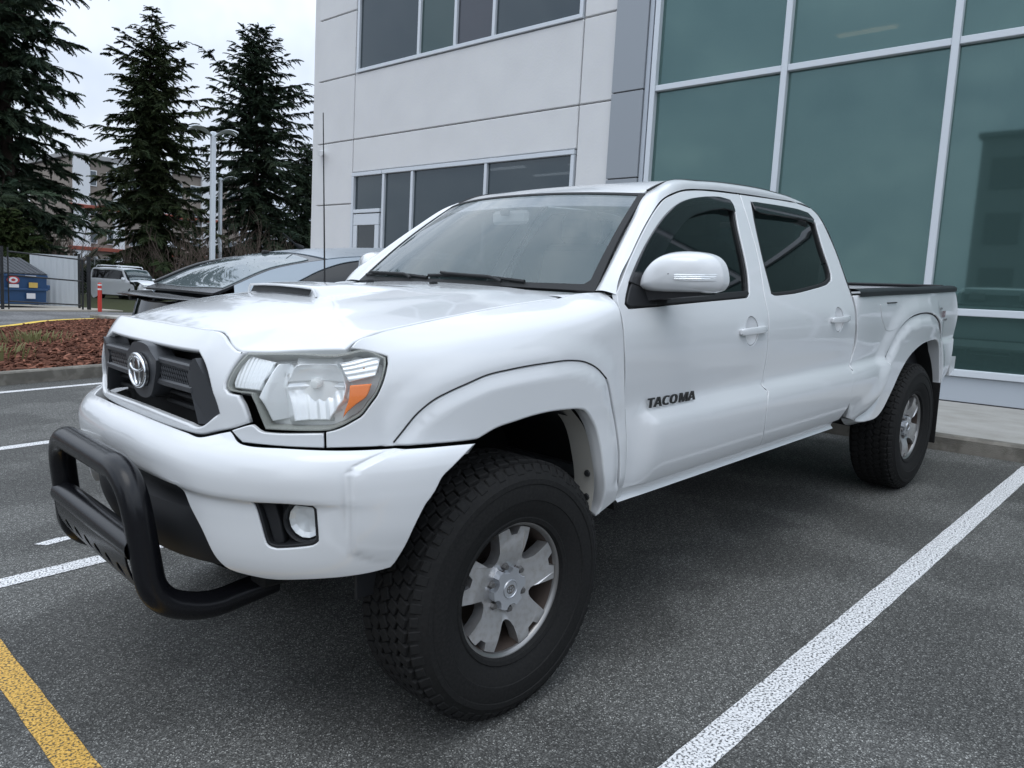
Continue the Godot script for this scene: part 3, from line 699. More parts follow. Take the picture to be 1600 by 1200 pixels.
func wheel_meshes() -> Dictionary:
	var R := {}
	var zc := -.10
	var pr := []
	for q in [[.205, -.095], [.222, -.112], [.26, -.133], [.31, -.140], [.345, -.136], [.37, -.124], [.384, -.108], [.391, -.095], [.391, .095], [.384, .108], [.370, .124], [.352, .134], [.350, .137], [.335, .1385], [.333, .136], [.31, .140], [.285, .139], [.283, .136], [.262, .132], [.245, .124], [.230, .118], [.226, .121], [.214, .117], [.209, .105], [.205, .09]]: pr.append(Vector2(q[0], q[1] + zc))
	R.tyre = tris().lathe(pr, 96).mesh(32)
	var t := tris(); var rng := RandomNumberGenerator.new(); rng.seed = 5
	var n := 62
	for k in n:
		for row in 5:
			var z: float = [-.082, -.042, 0, .042, .082][row]
			var a: float = TAU * (k + [.0, .5, .2, .7, .35][row]) / n
			var skew: float = [.30, -.45, .5, -.45, -.30][row]
			var d := Transform3D(Basis(Vector3(0, 0, 1), a) * Basis(Vector3(1, 0, 0), skew), Vector3(cos(a), sin(a), 0) * .3945 + Vector3(0, 0, z + zc))
			t.add(tris().box(Vector3.ZERO, Vector3(.014, .035 if k % 3 else .031, .036), .0025), d)
		for s in [-1.0, 1.0]:   # shoulder lugs run down the sidewall
			var a := TAU * (k + (.35 if s > 0 else .0)) / n; var lng := .036 if k % 2 else .026
			var d := Transform3D(Basis(Vector3(0, 0, 1), a) * Basis(Vector3(0, 1, 0), -s * .95), Vector3(cos(a), sin(a), 0) * (.3845 - lng * .22) + Vector3(0, 0, zc + s * (.1105 + lng * .13)))
			t.add(tris().box(Vector3.ZERO, Vector3(.010, .029, lng), .003), d)
	R.tread = t.mesh(20)
	# rim: lip and barrel, then the cast face with five windows
	t = tris()
	t.lathe([Vector2(.188, -.20), Vector2(.186, -.06), Vector2(.192, -.022), Vector2(.196, -.012), Vector2(.199, -.004), Vector2(.203, .002), Vector2(.208, .003), Vector2(.212, -.002), Vector2(.212, -.012)].map(func(q): return q), 96)
	var inner := tris()   # the barrel faces the axle
	for k in range(0, t.p.size(), 3): inner.tri(t.p[k], t.p[k + 2], t.p[k + 1])
	var lip := tris().lathe([Vector2(.213, -.014), Vector2(.213, -.001), Vector2(.2085, .004), Vector2(.203, .003), Vector2(.198, -.004), Vector2(.1965, -.008), Vector2(.1955, -.011)], 96)
	R.lip = lip.mesh(50)
	R.barrel = inner.mesh(40)
	t = tris()
	for k in 5:
		var a0 := deg_to_rad(86.0 - 72.0 * k)
		var L := PackedVector2Array()
		for q in [[.045, 36], [.075, 36], [.101, 36], [.105, 30], [.113, 26.5], [.130, 23.5], [.160, 21.5], [.194, 20], [.1945, 13], [.1945, 7], [.172, 4], [.172, -4], [.1945, -7], [.1945, -13], [.194, -20], [.160, -21.5], [.130, -23.5], [.113, -26.5], [.105, -30], [.101, -36], [.075, -36], [.045, -36], [.04, -18], [.04, 0], [.04, 18]]:
			var a := a0 + deg_to_rad(q[1]); L.append(Vector2(cos(a), sin(a)) * q[0])
		t.slab(L, -.045, -.004, .007)
	for i in t.p.size():
		var r := Vector2(t.p[i].x, t.p[i].y).length(); t.p[i].z -= .030 * (1 - sst(.055, .150, r))
	R.spokes = t.mesh(30)
	t = tris()
	for k in 6:
		var a := deg_to_rad(97.0 + 60.0 * k); var c := Vector3(cos(a), sin(a), 0) * .070
		t.add(tris().lathe([Vector2(.012, -.05), Vector2(.012, -.018), Vector2(.009, -.012), Vector2(0, -.011)], 6), Transform3D(Basis.IDENTITY, c))
	R.nuts = t.mesh(25)
	t = tris()
	for k in 6:
		var a := deg_to_rad(97.0 + 60.0 * k); var c := Vector3(cos(a), sin(a), 0) * .070
		t.add(tris().lathe([Vector2(.020, -.0405), Vector2(.020, -.031), Vector2(.0165, -.0305), Vector2(.0165, -.036), Vector2(0, -.036)], 20), Transform3D(Basis.IDENTITY, c))
	R.seats = t.mesh(30)
	var L := PackedVector2Array()
	for k in 6:
		var a := deg_to_rad(97.0 + 60.0 * k)
		for q in [-30.0, -22.0]: L.append(Vector2(cos(a + deg_to_rad(q)), sin(a + deg_to_rad(q))) * .066)
		for q in 7:
			var b := a + PI + deg_to_rad(lerpf(65, -65, q / 6.0)); L.append(Vector2(cos(a), sin(a)) * .072 + Vector2(cos(b), sin(b)) * .022)
		L.append(Vector2(cos(a + deg_to_rad(22)), sin(a + deg_to_rad(22))) * .066)
	R.cap = tris().slab(L, -.05, -.006, .003).lathe([Vector2(.030, -.006), Vector2(.028, -.002), Vector2(.026, -.002), Vector2(.0245, -.004), Vector2(0, -.004)], 32).mesh(30)
	R.badge = tris().add(emblem(.015, .0125, .0014), Transform3D(Basis.IDENTITY, Vector3(0, 0, -.0035))).mesh(60)
	R.disc = tris().lathe([Vector2(.155, -.16), Vector2(.155, -.135), Vector2(.06, -.135), Vector2(.055, -.09), Vector2(0, -.09)], 40).mesh(30)
	return R
func make_wheel(truck: Node3D, W: Dictionary, at: Transform3D):
	var w := group_node("wheel", truck, at)
	part("tyre", W.tyre, M.tyre, w); part("tread", W.tread, M.tyre, w)
	part("rim_lip", W.lip, M.rim_lip, w); part("rim_barrel", W.barrel, M.barrel, w); part("rim_spokes", W.spokes, M.rim, w)
	part("lug_nuts", W.nuts, M.nut, w); part("lug_seats", W.seats, M.barrel, w); part("centre_cap", W.cap, M.cap, w); part("cap_badge", W.badge, M.rim_dark, w); part("brake_disc", W.disc, M.barrel, w)

func build_truck():
	make_nets()
	var T := thing("pickup_truck", LOT)
	tag(T, "white lifted crew cab pickup with black bull bar parked across the foreground", "pickup truck")
	var white: Material = M.paint
	# hood and scoop
	part("hood", panel(s_hood, -1, full_z(hood_half), {"step": Vector2(.035, .035), "roll": .006, "depth": .02}), white, T)
	var scoop := func(u: float, v: float) -> Vector3:
		var x := lerpf(-.285, .20, v); var z := lerpf(-.265, .265, u); var a := absf(z)
		var lip := sst(0, .035, v)
		var h := .031 * lip * (1 - sst(.10, 1, v)) * (1 - sst(.205, .262, a)) - .004 * (1 - lip)
		return Vector3(x + .02 * (a / .26) * (a / .26), hood_y(x, z) - .0015 + h, z)
	var sc := part("hood_scoop", tris().grid(40, 40, scoop).mesh(50), white, T)
	var slot := tris().grid(24, 3, func(u, v):
		var z := lerpf(-.200, .200, u); return Vector3(-.2905 + .012 * v + .02 * z * z / .0676, hood_y(-.28, z) + lerpf(.005, .026, v), z))
	part("scoop_opening", slot.mesh(30), M.black, sc)
	var rp := []
	for q in [[-.232, .002], [-.218, .029], [-.12, .030], [0, .0305], [.12, .030], [.218, .029], [.232, .002]]: rp.append(Vector3(-.287 + .02 * q[0] * q[0] / .0676, hood_y(-.28, q[0]) + q[1], q[0]))
	part("scoop_lip", tris().tube(fillet(rp, .02, 6), .0042, 8, false).mesh(60), white, sc)
	# grille
	var gs := part("grille_surround", panel(s_front, 1, full(surround_half), {"holes": [full(grille_half)], "h": .02, "step": Vector2(.2, .35), "roll": .008, "depth": .018}), white, T)
	build_grille(T)
	# fenders, flares, headlights, bumper
	both("fender", panel(s_front, 1, fender, {"h": .02, "step": Vector2(.22, .3), "depth": .018}), white, T)
	both("wheel_flare", panel(s_flare, 1, flare, {"h": .02, "step": Vector2(.2, .25), "gap": .0015, "roll": .008, "depth": .05}), white, T)
	both("headlight_filler", panel(s_front, 1, filler, {"h": .02, "step": Vector2(.2, .3), "depth": .012, "lift": .004}), white, T)
	var gk := []
	for w in flare.slice(1, 14): gk.append(s_front(w))
	both("flare_gasket", tris().tube(curve3(gk, 60), .0026, 6, false).mesh(60), M.black, T)
	gk = []
	for w in fender.slice(2, 10): gk.append(s_front(w) - Vector3(0, .014, .0))
	both("hood_seal", tris().tube(curve3(gk, 60), .007, 6, false).mesh(60), M.black, T)
	gk = []
	for k in range(1, 12): gk.append(s_rflare(rf_line[k]) + Vector3(0, 0, .0))
	both("flare_gasket", tris().tube(curve3(gk, 60), .003, 6, false).mesh(60), M.black, T)
	build_headlight(T)
	part("bumper", panel(s_bump, 1, full(bumper_half), {"holes": [fog_hole, fog_hole.map(func(q): return Vector2(-q.x, q.y))], "h": .02, "step": Vector2(.14, .25), "roll": .004, "gap": .0, "depth": .05}), white, T)
	build_bumper(T)
	build_cab(T)
	build_bed(T)
	build_bull_bar(T)
	# wheels
	var W := wheel_meshes()
	var turn := Basis(Vector3.UP, -.0168)
	make_wheel(T, W, Transform3D(turn, Vector3(0, .4017, .863))); make_wheel(T, W, Transform3D(Basis(Vector3(0, 0, 1), .6), Vector3(3.571, .4017, .869)))
	make_wheel(T, W, Transform3D(Basis(Vector3.UP, PI - .0168), Vector3(0, .4017, -.863))); make_wheel(T, W, Transform3D(Basis(Vector3.UP, PI), Vector3(3.571, .4017, -.869)))
	build_under(T)

func build_grille(T: Node3D):
	var g := group_node("grille", T, Transform3D(Basis(Vector3(0, 0, 1), Vector3(0, 1, 0), Vector3(-1, 0, 0)), Vector3(-.722, 0, 0)))   # local x is lateral, z forwards
	var bk := tris().box(Vector3(0, 1.02, -.10), Vector3(.92, .22, .01))
	part("grille_backing", bk.mesh(), M.black, g)
	var f := tris()
	for s in [-1.0, 1.0]:
		# the slanted side blocks
		var L := PackedVector2Array()
		for q in [[.335, 1.094], [.358, 1.112], [.372, 1.116], [.460, .985], [.452, .966], [.412, .940], [.372, .938], [.345, 1.005], [.330, 1.030], [.318, 1.060]]: L.append(Vector2(q[0] * s, q[1]))
		f.slab(L, -.06, .010, .008)
		# the two bars that hold the mesh, and the shield round the badge
		for b in [[1.086, 1.104, 1.086], [1.022, 1.035, 1.026]]:
			L = PackedVector2Array()
			var hh := .010
			for q in [[.05, b[0] + hh], [.345, b[2] + hh], [.345, b[2] - hh], [.05, b[0] - hh]]: L.append(Vector2(q[0] * s, q[1]))
			f.slab(L, -.03, .012, .005)
		L = PackedVector2Array()
	var sh := PackedVector2Array()
	for q in [[-.125, 1.086], [-.085, 1.108], [-.06, 1.124], [0, 1.13], [.06, 1.124], [.085, 1.108], [.125, 1.086], [.115, 1.05], [.10, 1.02], [.075, .985], [.045, .968], [0, .962], [-.045, .968], [-.075, .985], [-.10, 1.02], [-.115, 1.05]]: sh.append(Vector2(q[0], q[1]))
	sh = dense(Array(sh), func(q): return Vector3(q.x, q.y, 0), .008)
	f.slab(sh, -.04, .020, .010)
	for i in f.p.size(): f.p[i].z -= .008 + .030 * sst(.355, .47, absf(f.p[i].x))
	part("grille_frame", f.mesh(28), M.charcoal, g)
	for s in [-1.0, 1.0]:
		var m := tris()
		for k in 22:
			for d in [-1.0, 1.0]:
				var x0: float = .08 + (k - 3) * .0165
				var a := Vector3(x0, 1.030 if d > 0 else 1.082, -.004); var b := Vector3(x0 + .032, 1.082 if d > 0 else 1.030, -.004)
				if a.x < .085 or b.x > .338: continue
				m.tube([Vector3(a.x * s, a.y, a.z), Vector3(b.x * s, b.y, b.z)], .0030, 5, false)
		part("grille_mesh", m.mesh(60), M.charcoal_gloss, g)
		for y in [.985, .955]:
			part("grille_slat", boxm(Vector3(.21 * s, y, -.05), Vector3(.33, .012, .02), .003), M.black, g)
	var e := part("badge_disc", tris().lathe([Vector2(.060, .015), Vector2(.058, .024), Vector2(0, .026)], 48).mesh(40), M.black_gloss, g, Transform3D(Basis().scaled(Vector3(1.18, .87, 1)), Vector3(0, 1.046, 0)))
	part("badge_ovals", emblem(.066, .056, .0062).mesh(60), M.chrome, e, Transform3D(Basis().scaled(Vector3(.85, 1, 1)), Vector3(0, 0, .024)))

func build_headlight(T: Node3D):
	var rub := panel(s_front, 1, headlight, {"h": .02, "step": Vector2(.2, .35), "lift": -.055, "gap": -.004, "roll": .001, "depth": .004})
	var bez := panel(s_front, 1, headlight, {"holes": [shrink(s_front, 1, headlight, .010, .02)], "h": .02, "step": Vector2(.15, .3), "roll": .0015, "depth": .05, "gap": .0025, "lift": -.002})
	var lens := panel(s_front, 1, headlight, {"h": .02, "step": Vector2(.2, .35), "gap": .0035, "roll": .007, "depth": .009, "lift": .001})
	var rib := func(k: float, axis: int): return func(p: Vector2) -> Vector3:
		var q := s_front(p); return q - Vector3(-.78, 0, .62) * .018 + Vector3(-.7, 0, .7) * .0009 * sin((p.x * .105 if axis == 0 else p.y * .025) * k)
	var o := {"h": .004, "step": Vector2(.05, .05), "roll": .003, "depth": .03, "gap": .0}
	var mk := panel(rib.call(520.0, 0), 1, hl_marker, {"h": .004, "step": Vector2(.016, .15), "roll": .003, "depth": .03, "gap": .0}); var cl := panel(rib.call(520.0, 1), 1, hl_clear, o); var am := panel(s_front, 1, hl_amber, {"h": .02, "step": Vector2(.1, .2), "lift": -.016, "roll": .004, "depth": .03, "gap": .0})
	# main beam: a plane inner cheek and a fluted hollow with the bulb's cap in its middle
	var z2 := func(A: Array) -> Array:
		var R := []
		for q in A: R.append(Vector2(q[0], q[1]))
		return R
	var dir := Vector3(-.80, -.03, .60).normalized()
	var cheek := panel(func(p: Vector2): return s_front(p) - dir * (.012 + .05 * sst(4.3, 5.1, p.x)), 1, z2.call([[4.50, 8.95], [4.95, 8.95], [4.80, 6.6], [5.05, 4.45], [4.58, 4.40], [4.28, 5.8], [4.36, 6.8]]), {"h": .02, "step": Vector2(.1, .25), "roll": .003, "depth": .03, "gap": .001})
	var hollow := func(p: Vector2) -> Vector3:
		var q := Vector2((p.x - 5.50) / .75, (p.y - 6.7) / 2.9); var r := q.length()
		var flute := .0016 * sin(p.x * 34.0 + p.y * 3.0) * sst(.05, .25, -q.y) + .004 * (1 - sst(.0, .10, absf(q.y + .04)))
		return s_front(p) - dir * (.024 + .042 * maxf(0, 1 - r * r) - flute - .010 * sst(.10, .14, q.y))
	var mn := panel(hollow, 1, z2.call([[4.97, 8.9], [5.84, 9.0], [6.03, 7.2], [6.0, 5.5], [5.74, 4.45], [5.07, 4.42], [4.83, 6.6]]), {"h": .01, "step": Vector2(.02, .06), "roll": .003, "depth": .03, "gap": .001})
	var c := s_front(Vector2(5.42, 6.9)) - dir * .050
	var bz := Vector3(0, 1, 0).cross(dir).normalized()
	var B := Basis(bz, dir.cross(bz), dir)
	var bulb := tris().add(tris().lathe([Vector2(.013, -.03), Vector2(.014, .012), Vector2(.010, .020), Vector2(0, .022)], 20), Transform3D(B, c)).mesh(30)
	var bub := tris().add(tris().lathe([Vector2(.008, -.01), Vector2(.008, .012), Vector2(0, .017)], 14), Transform3D(Basis(Vector3.UP, -.9) * Basis(Vector3(0, 1, 0), PI / 2), s_front(Vector2(6.5, 8.1)) + Vector3(.02, 0, -.02))).mesh(40)
	for k in 2:
		var h := part("headlight", rub if k == 0 else mirz(rub), M.silver_dim, T)
		for q in [["bezel", bez, M.lamp_rubber], ["marker_reflector", mk, M.silver], ["main_cheek", cheek, M.silver], ["main_reflector", mn, M.silver], ["bulb_shield", bulb, M.silver_dim], ["signal_reflector", cl, M.silver], ["signal_bulb", bub, M.bulb], ["amber_reflector", am, M.amber], ["lens", lens, M.lens]]:
			part(q[0], q[1] if k == 0 else mirz(q[1]), q[2], h)

func build_bumper(T: Node3D):
	# black valance behind the lower opening
	var val := tris().grid(40, 16, func(u, v):
		var z := lerpf(-.60, .60, u); var y := lerpf(.555 + .02 * z * z, .80, v); var a := absf(z)
		var x := -.775 + .16 * pow(a / .6, 3) - .030 * sin(PI * clampf((y - .54) / .22, 0, 1)) + .028 * sst(.715, .728, y) * (1 - sst(.36, .40, a)) + .03 * sst(.76, .79, y)
		return Vector3(x, y, z))
	part("lower_valance", val.mesh(35), M.texture_black, T)
	part("valance_lip", tris().grid(40, 4, func(u, v):
		var z := lerpf(-.60, .60, u); return Vector3(-.775 + .16 * pow(absf(z) / .6, 3) + .16 * (1 - v), .553 + .02 * z * z - .012 * (1 - v), z)).mesh(40), M.texture_black, T)
	# fog lamp pockets: a bowl-shaped black insert and a round lamp
	var pocket := panel(s_bump, 1, fog_hole, {"h": .02, "step": Vector2(.15, .3), "lift": -.045, "gap": -.006, "roll": .002, "depth": .004})
	var wall := panel(s_bump, 1, fog_hole, {"h": .02, "step": Vector2(.12, .25), "lift": -.004, "gap": .0, "roll": .003, "depth": .05, "holes": [shrink(s_bump, 1, fog_hole, .008, .02)]})
	var d := Vector3(-.86, 0, .50).normalized(); var bx := Vector3.UP.cross(d).normalized(); var B := Basis(bx, Vector3.UP, d)
	var c := s_bump(Vector2(5.12, 4.15)) - d * .026
	var ring := tris().add(tris().lathe([Vector2(.062, -.05), Vector2(.060, .008), Vector2(.055, .012), Vector2(.050, .006), Vector2(.0475, -.02)], 40), Transform3D(B, c)).mesh(35)
	var bowl := tris().lathe([Vector2(.0003, -.0165), Vector2(.02, -.013), Vector2(.034, -.008), Vector2(.046, .0)], 14)
	for i in range(0, bowl.p.size(), 3):
		var t := bowl.p[i + 1]; bowl.p[i + 1] = bowl.p[i + 2]; bowl.p[i + 2] = t
	var bm := tris().add(bowl, Transform3D(B, c)).mesh(12)
	var ln := tris().add(tris().lathe([Vector2(.048, .0), Vector2(.040, .009), Vector2(.025, .014), Vector2(0, .016)], 32), Transform3D(B, c)).mesh(40)
	var blade := panel(s_bump, 1, [Vector2(4.14, 5.45), Vector2(4.50, 5.55), Vector2(4.72, 3.1), Vector2(4.60, 2.98), Vector2(4.46, 3.02)], {"h": .02, "step": Vector2(.15, .3), "lift": -.016, "gap": .001, "roll": .006, "depth": .04})
	for k in 2:
		var p := part("fog_lamp_pocket", wall if k == 0 else mirz(wall), M.texture_black, T)
		for q in [["pocket_back", pocket, M.texture_black], ["pocket_blade", blade, M.texture_black], ["fog_lamp_ring", ring, M.texture_black], ["fog_lamp_bowl", bm, M.silver], ["fog_lamp_lens", ln, M.lens_fog]]:
			part(q[0], q[1] if k == 0 else mirz(q[1]), q[2], p)

func build_bull_bar(T: Node3D):
	var bar := group_node("bull_bar", T)
	var P := []
	for q in [[-.52, .432, .372], [-.66, .415, .372], [-.80, .44, .366], [-.868, .56, .352], [-.885, .70, .338], [-.888, .820, .318]]: P.append(Vector3(q[0], q[1], q[2]))
	var A := [P[0]]; A.append(Vector3(-.73, .408, .37)); A.append(Vector3(-.862, .470, .364)); A.append(Vector3(-.888, .818, .326))
	var F := A.duplicate()
	for i in range(A.size() - 1, -1, -1): F.append(Vector3(A[i].x, A[i].y, -A[i].z))
	part("hoop_tube", tris().tube(fillet(F, .125, 10), .0385, 20, true).mesh(50), M.bar_black, bar)
	part("cross_tube", tris().tube([Vector3(-.884, .618, -.345), Vector3(-.884, .618, .345)], .037, 20, false).mesh(50), M.bar_black, bar)
	var S := func(p: Vector2) -> Vector3:
		var t: float = (.605 - p.y) / .135
		return Vector3(-.915 + .05 * t * t, p.y, p.x)
	var hs := []
	for k in 6: hs.append(Array(circle(Vector2(-.24 + .096 * k, .532), .022, 14)))
	part("skid_plate", panel(S, 1, [Vector2(-.325, .606), Vector2(-.325, .52), Vector2(-.285, .476), Vector2(.285, .476), Vector2(.325, .52), Vector2(.325, .606)], {"holes": hs, "step": Vector2(.04, .03), "roll": .002, "depth": .006, "gap": .0}), M.bar_black, bar)
	for s in [-1.0, 1.0]:
		part("end_plate", tris().tube([Vector3(-.525, .438, .372 * s), Vector3(-.36, .50, .372 * s)], .030, 10, true).mesh(40), M.bar_black, bar)
		part("bracket", boxm(Vector3(-.44, .485, .372 * s), Vector3(.26, .09, .012), .003), M.bar_black, bar)
		part("bolt", tris().lathe([Vector2(.012, 0), Vector2(.012, .008), Vector2(0, .010)], 6).mesh(20), M.nut, bar, Transform3D(Basis.IDENTITY, Vector3(-.47, .49, .379 * s)))

func build_cab(T: Node3D):
	var white: Material = M.paint
	var wf := win_front; var wr := win_rear
	var o := {"step": Vector2(.04, .03), "depth": .02, "roll": .0035, "gap": .0022}
	var h1 := o.duplicate(); h1.holes = [wf, Array(circle(Vector2(1.405, 1.119), .054, 20, 1.1))]
	var h2 := o.duplicate(); h2.holes = [wr, Array(circle(Vector2(2.318, 1.131), .054, 20, 1.1))]
	var d1 := panel(s_side, 1, door_front, h1); var d2 := panel(s_side, 1, door_rear, h2)
	var g1 := panel(s_side, 1, wf, {"gap": -.004, "roll": .001, "depth": .003, "lift": -.016}); var g2 := panel(s_side, 1, wr, {"gap": -.004, "roll": .001, "depth": .003, "lift": -.016})
	var f1 := panel(s_side, 1, wf, {"holes": [ins(wf, s_side, .017)], "gap": .0005, "roll": .004, "depth": .012, "lift": -.004}); var f2 := panel(s_side, 1, wr, {"holes": [ins(wr, s_side, .015)], "gap": .0005, "roll": .004, "depth": .012, "lift": -.004})
	var v1 := panel(s_side, 1, pts([.60, 1.322, .635, 1.352, .795, 1.470, .981, 1.574, 1.135, 1.634, 1.278, 1.664, 1.477, 1.683, 1.57, 1.676, 1.578, 1.655, 1.565, 1.622, 1.46, 1.628, 1.28, 1.603, 1.16, 1.575, 1.02, 1.513, .84, 1.405, .69, 1.295]), {"lift": .008, "roll": .004, "depth": .01, "gap": .0})
	var v2 := panel(s_side, 1, pts([1.778, 1.682, 1.831, 1.684, 2.228, 1.680, 2.364, 1.667, 2.398, 1.632, 2.36, 1.612, 2.22, 1.628, 1.81, 1.630, 1.765, 1.640]), {"lift": .008, "roll": .004, "depth": .01, "gap": .0})
	var sail := panel(s_side, 1, pts([.556, 1.253, .568, 1.241, .735, 1.243, .715, 1.30, .685, 1.375, .638, 1.345, .574, 1.278]), {"lift": .005, "roll": .005, "depth": .02, "gap": .0})
	var sill1 := panel(s_side, 1, pts([.70, 1.243, 1.404, 1.261, 1.43, 1.272, 1.425, 1.288, 1.40, 1.285, .70, 1.268]), {"lift": .002, "roll": .004, "depth": .015, "gap": .0})
	var doors := []
	for k in 2:
		var a := part("door", d1 if k == 0 else mirz(d1), white, T); var b := part("door", d2 if k == 0 else mirz(d2), white, T)
		doors.append([a, b])
		for q in [["window", g1, M.dark_glass], ["window_frame", f1, M.black], ["window_visor", v1, M.smoke], ["mirror_sail", sail, M.texture_black], ["sill_seal", sill1, M.black]]: part(q[0], q[1] if k == 0 else mirz(q[1]), q[2], a)
		for q in [["window", g2, M.dark_glass], ["window_frame", f2, M.black], ["window_visor", v2, M.smoke]]: part(q[0], q[1] if k == 0 else mirz(q[1]), q[2], b)
	# handles: a cup pressed into the door and a grip over it
	for p in [[1.405, 1.119], [2.318, 1.131]]:
		var c := Vector2(p[0], p[1])
		var S := func(q: Vector2) -> Vector3:
			var w := s_side(c); return Vector3(c.x + q.x, c.y + q.y, w.z + .026 - .012 * pow(absf(q.x) / .11, 3) - .02 * q.y * q.y / .0004 * .2)
		var grip := panel(S, 1, pts([-.112, .012, -.112, -.010, -.09, -.016, .09, -.012, .118, -.010, .120, .016, .10, .020, -.09, .018]), {"step": Vector2(.02, .01), "roll": .006, "depth": .018, "gap": .0, "space": .006})
		var cupm := tris().grid(10, 28, func(u, v):
			var t: float = TAU * v; var q: Vector2 = Vector2(cos(t), sin(t) * 1.1) * .0535 * u
			return s_side(c + q) + Vector3(0, 0, -.004 - .017 * (1 - pow(u, 3.0)))).mesh(60)
		for k in 2:
			var dn: Node = doors[k][0 if p[0] < 2 else 1]
			part("handle_cup", cupm if k == 0 else mirz(cupm), M.paint_shade, dn); part("handle", grip if k == 0 else mirz(grip), white, dn)
	for q in [[door_front.slice(21, 28), T], [door_front.slice(7, 20), T], [door_rear.slice(2, 14), T]]:
		var P := []
		for i in q[0].size() - 1:
			for k in 6: P.append(s_side(q[0][i].lerp(q[0][i + 1], k / 6.0)) - Vector3(0, 0, .0125))
		both("door_seal", tris().tube(P, .0065, 6, false).mesh(60), M.black, T)
	# lettering on the lower front door
	var tm := TextMesh.new(); var sf := SystemFont.new(); sf.font_names = PackedStringArray(["Droid Sans"]); sf.font_weight = 700
	tm.font = sf; tm.text = "TACOMA"; tm.font_size = 40; tm.pixel_size = .00118; tm.depth = .005; tm.curve_step = 2.0
	var tb := Basis(Vector3(1.62, -.02, .0), Vector3(.16, 1.02, 0), Vector3(0, 0, 1))
	part("lettering", tm, M.black_gloss, doors[0][0], Transform3D(tb, Vector3(.816, .897, .874)))
	# A pillar and roof side in one strip, from the door gap to the screen and the roof ditch
	var A := []
	for q in [[.515, 1.284], [.523, 1.298], [.676, 1.427], [.869, 1.561], [1.014, 1.641], [1.122, 1.675], [1.225, 1.697], [1.395, 1.712], [1.714, 1.721], [2.10, 1.722], [2.282, 1.722], [2.43, 1.708], [2.50, 1.672], [2.522, 1.60], [2.522, 1.48], [2.518, 1.35], [2.532, 1.25]]: A.append(s_side(Vector2(q[0], q[1])))
	var B := []
	for q in [[.530, 1.292, .725], [.545, 1.302, .720], [.68, 1.415, .682], [.85, 1.552, .631], [.995, 1.660, .588], [1.07, 1.690, .574], [1.15, 1.7235, .5735], [1.4, 1.749, .5735], [1.7, 1.761, .5735], [2.1, 1.757, .5735], [2.28, 1.744, .5735], [2.42, 1.712, .5735], [2.525, 1.645, .58], [2.556, 1.58, .61], [2.560, 1.48, .67], [2.560, 1.35, .73], [2.560, 1.25, .75]]: B.append(Vector3(q[0], q[1], q[2]))
	var pil := strip(A, B, 90, 8, .014)
	both("cab_pillar", pil.mesh(60), white, T)
	var lower := tris().grid(2, 12, func(u, v): var y := lerpf(.60, 1.26, v); return Vector3(lerpf(2.515, 2.56, u), y, lerpf(side(2.515, y) - .006, .76, u)))
	both("cab_corner", lower.mesh(60), white, T)
	var roof_out := []
	for k in 9: roof_out.append(s_screen(Vector2(lerpf(-1, 1, k / 8.0), 1.0)) + Vector3(.012, 0, 0))
	var R := []
	for q in roof_out: R.append(Vector2(q.x, clampf(q.z, -.57, .57)))
	R.append(Vector2(1.15, .571)); R.append(Vector2(1.7, .571)); R.append(Vector2(2.3, .571)); R.append(Vector2(2.52, .571)); R.append(Vector2(2.53, 0)); R.append(Vector2(2.52, -.571)); R.append(Vector2(2.3, -.571)); R.append(Vector2(1.7, -.571)); R.append(Vector2(1.15, -.571))
	part("roof", panel(s_roof, -1, R, {"step": Vector2(.05, .05), "roll": .006, "depth": .015}), white, T)
	part("headliner", panel(func(p): return s_roof(p) - Vector3(0, .04, 0), -1, ins(R, s_roof, .03), {"step": Vector2(.1, .1)}), M.grey_cloth, T)
	for s in [-1.0, 1.0]:
		var ditch := []
		for q in [1.03, 1.1, 1.2, 1.4, 1.7, 2.0, 2.3]: ditch.append(s_roof(Vector2(q, .572 * s)) + Vector3(0, .0005, 0))
		part("roof_ditch_seal", tris().tube(curve3(ditch, 40), .004, 6, true).mesh(60), M.black, T)
	# windscreen with its black edge
	var wo := [Vector2(-1, 0), Vector2(-.6, 0), Vector2(0, 0), Vector2(.6, 0), Vector2(1, 0), Vector2(1, .5), Vector2(1, 1), Vector2(.5, 1), Vector2(0, 1), Vector2(-.5, 1), Vector2(-1, 1), Vector2(-1, .5)]
	var wh := [Vector2(-.965, .06), Vector2(-.6, .045), Vector2(0, .04), Vector2(.6, .045), Vector2(.93, .055), Vector2(.955, .09), Vector2(.962, .5), Vector2(.962, .97), Vector2(.5, .975), Vector2(0, .975), Vector2(-.5, .975), Vector2(-.962, .97), Vector2(-.965, .5)]
	var ws := part("windscreen", panel(s_screen, 1, wo, {"h": .01, "step": Vector2(.08, .06), "gap": .001, "roll": .001, "depth": .003}), M.screen_glass, T)
	part("screen_border", panel(s_screen, 1, wo, {"holes": [wh], "h": .01, "step": Vector2(.08, .06), "gap": .0, "roll": .002, "depth": .012, "lift": .003}), M.black, ws)
	part("tint_band", panel(s_screen, 1, [Vector2(-.96, .84), Vector2(0, .83), Vector2(.96, .84), Vector2(.962, .968), Vector2(0, .973), Vector2(-.962, .968)], {"h": .01, "step": Vector2(.08, .04), "gap": .0, "roll": .0005, "depth": .001, "lift": -.004}), M.tint, ws)
	part("mirror_mount", boxm(s_screen(Vector2(.0, .80)) + Vector3(.02, -.01, 0), Vector3(.03, .03, .045), .008), M.black, ws)
	part("rear_view_mirror", boxm(s_screen(Vector2(.0, .77)) + Vector3(.07, -.02, 0), Vector3(.03, .06, .22), .015), M.grey_cloth, ws)
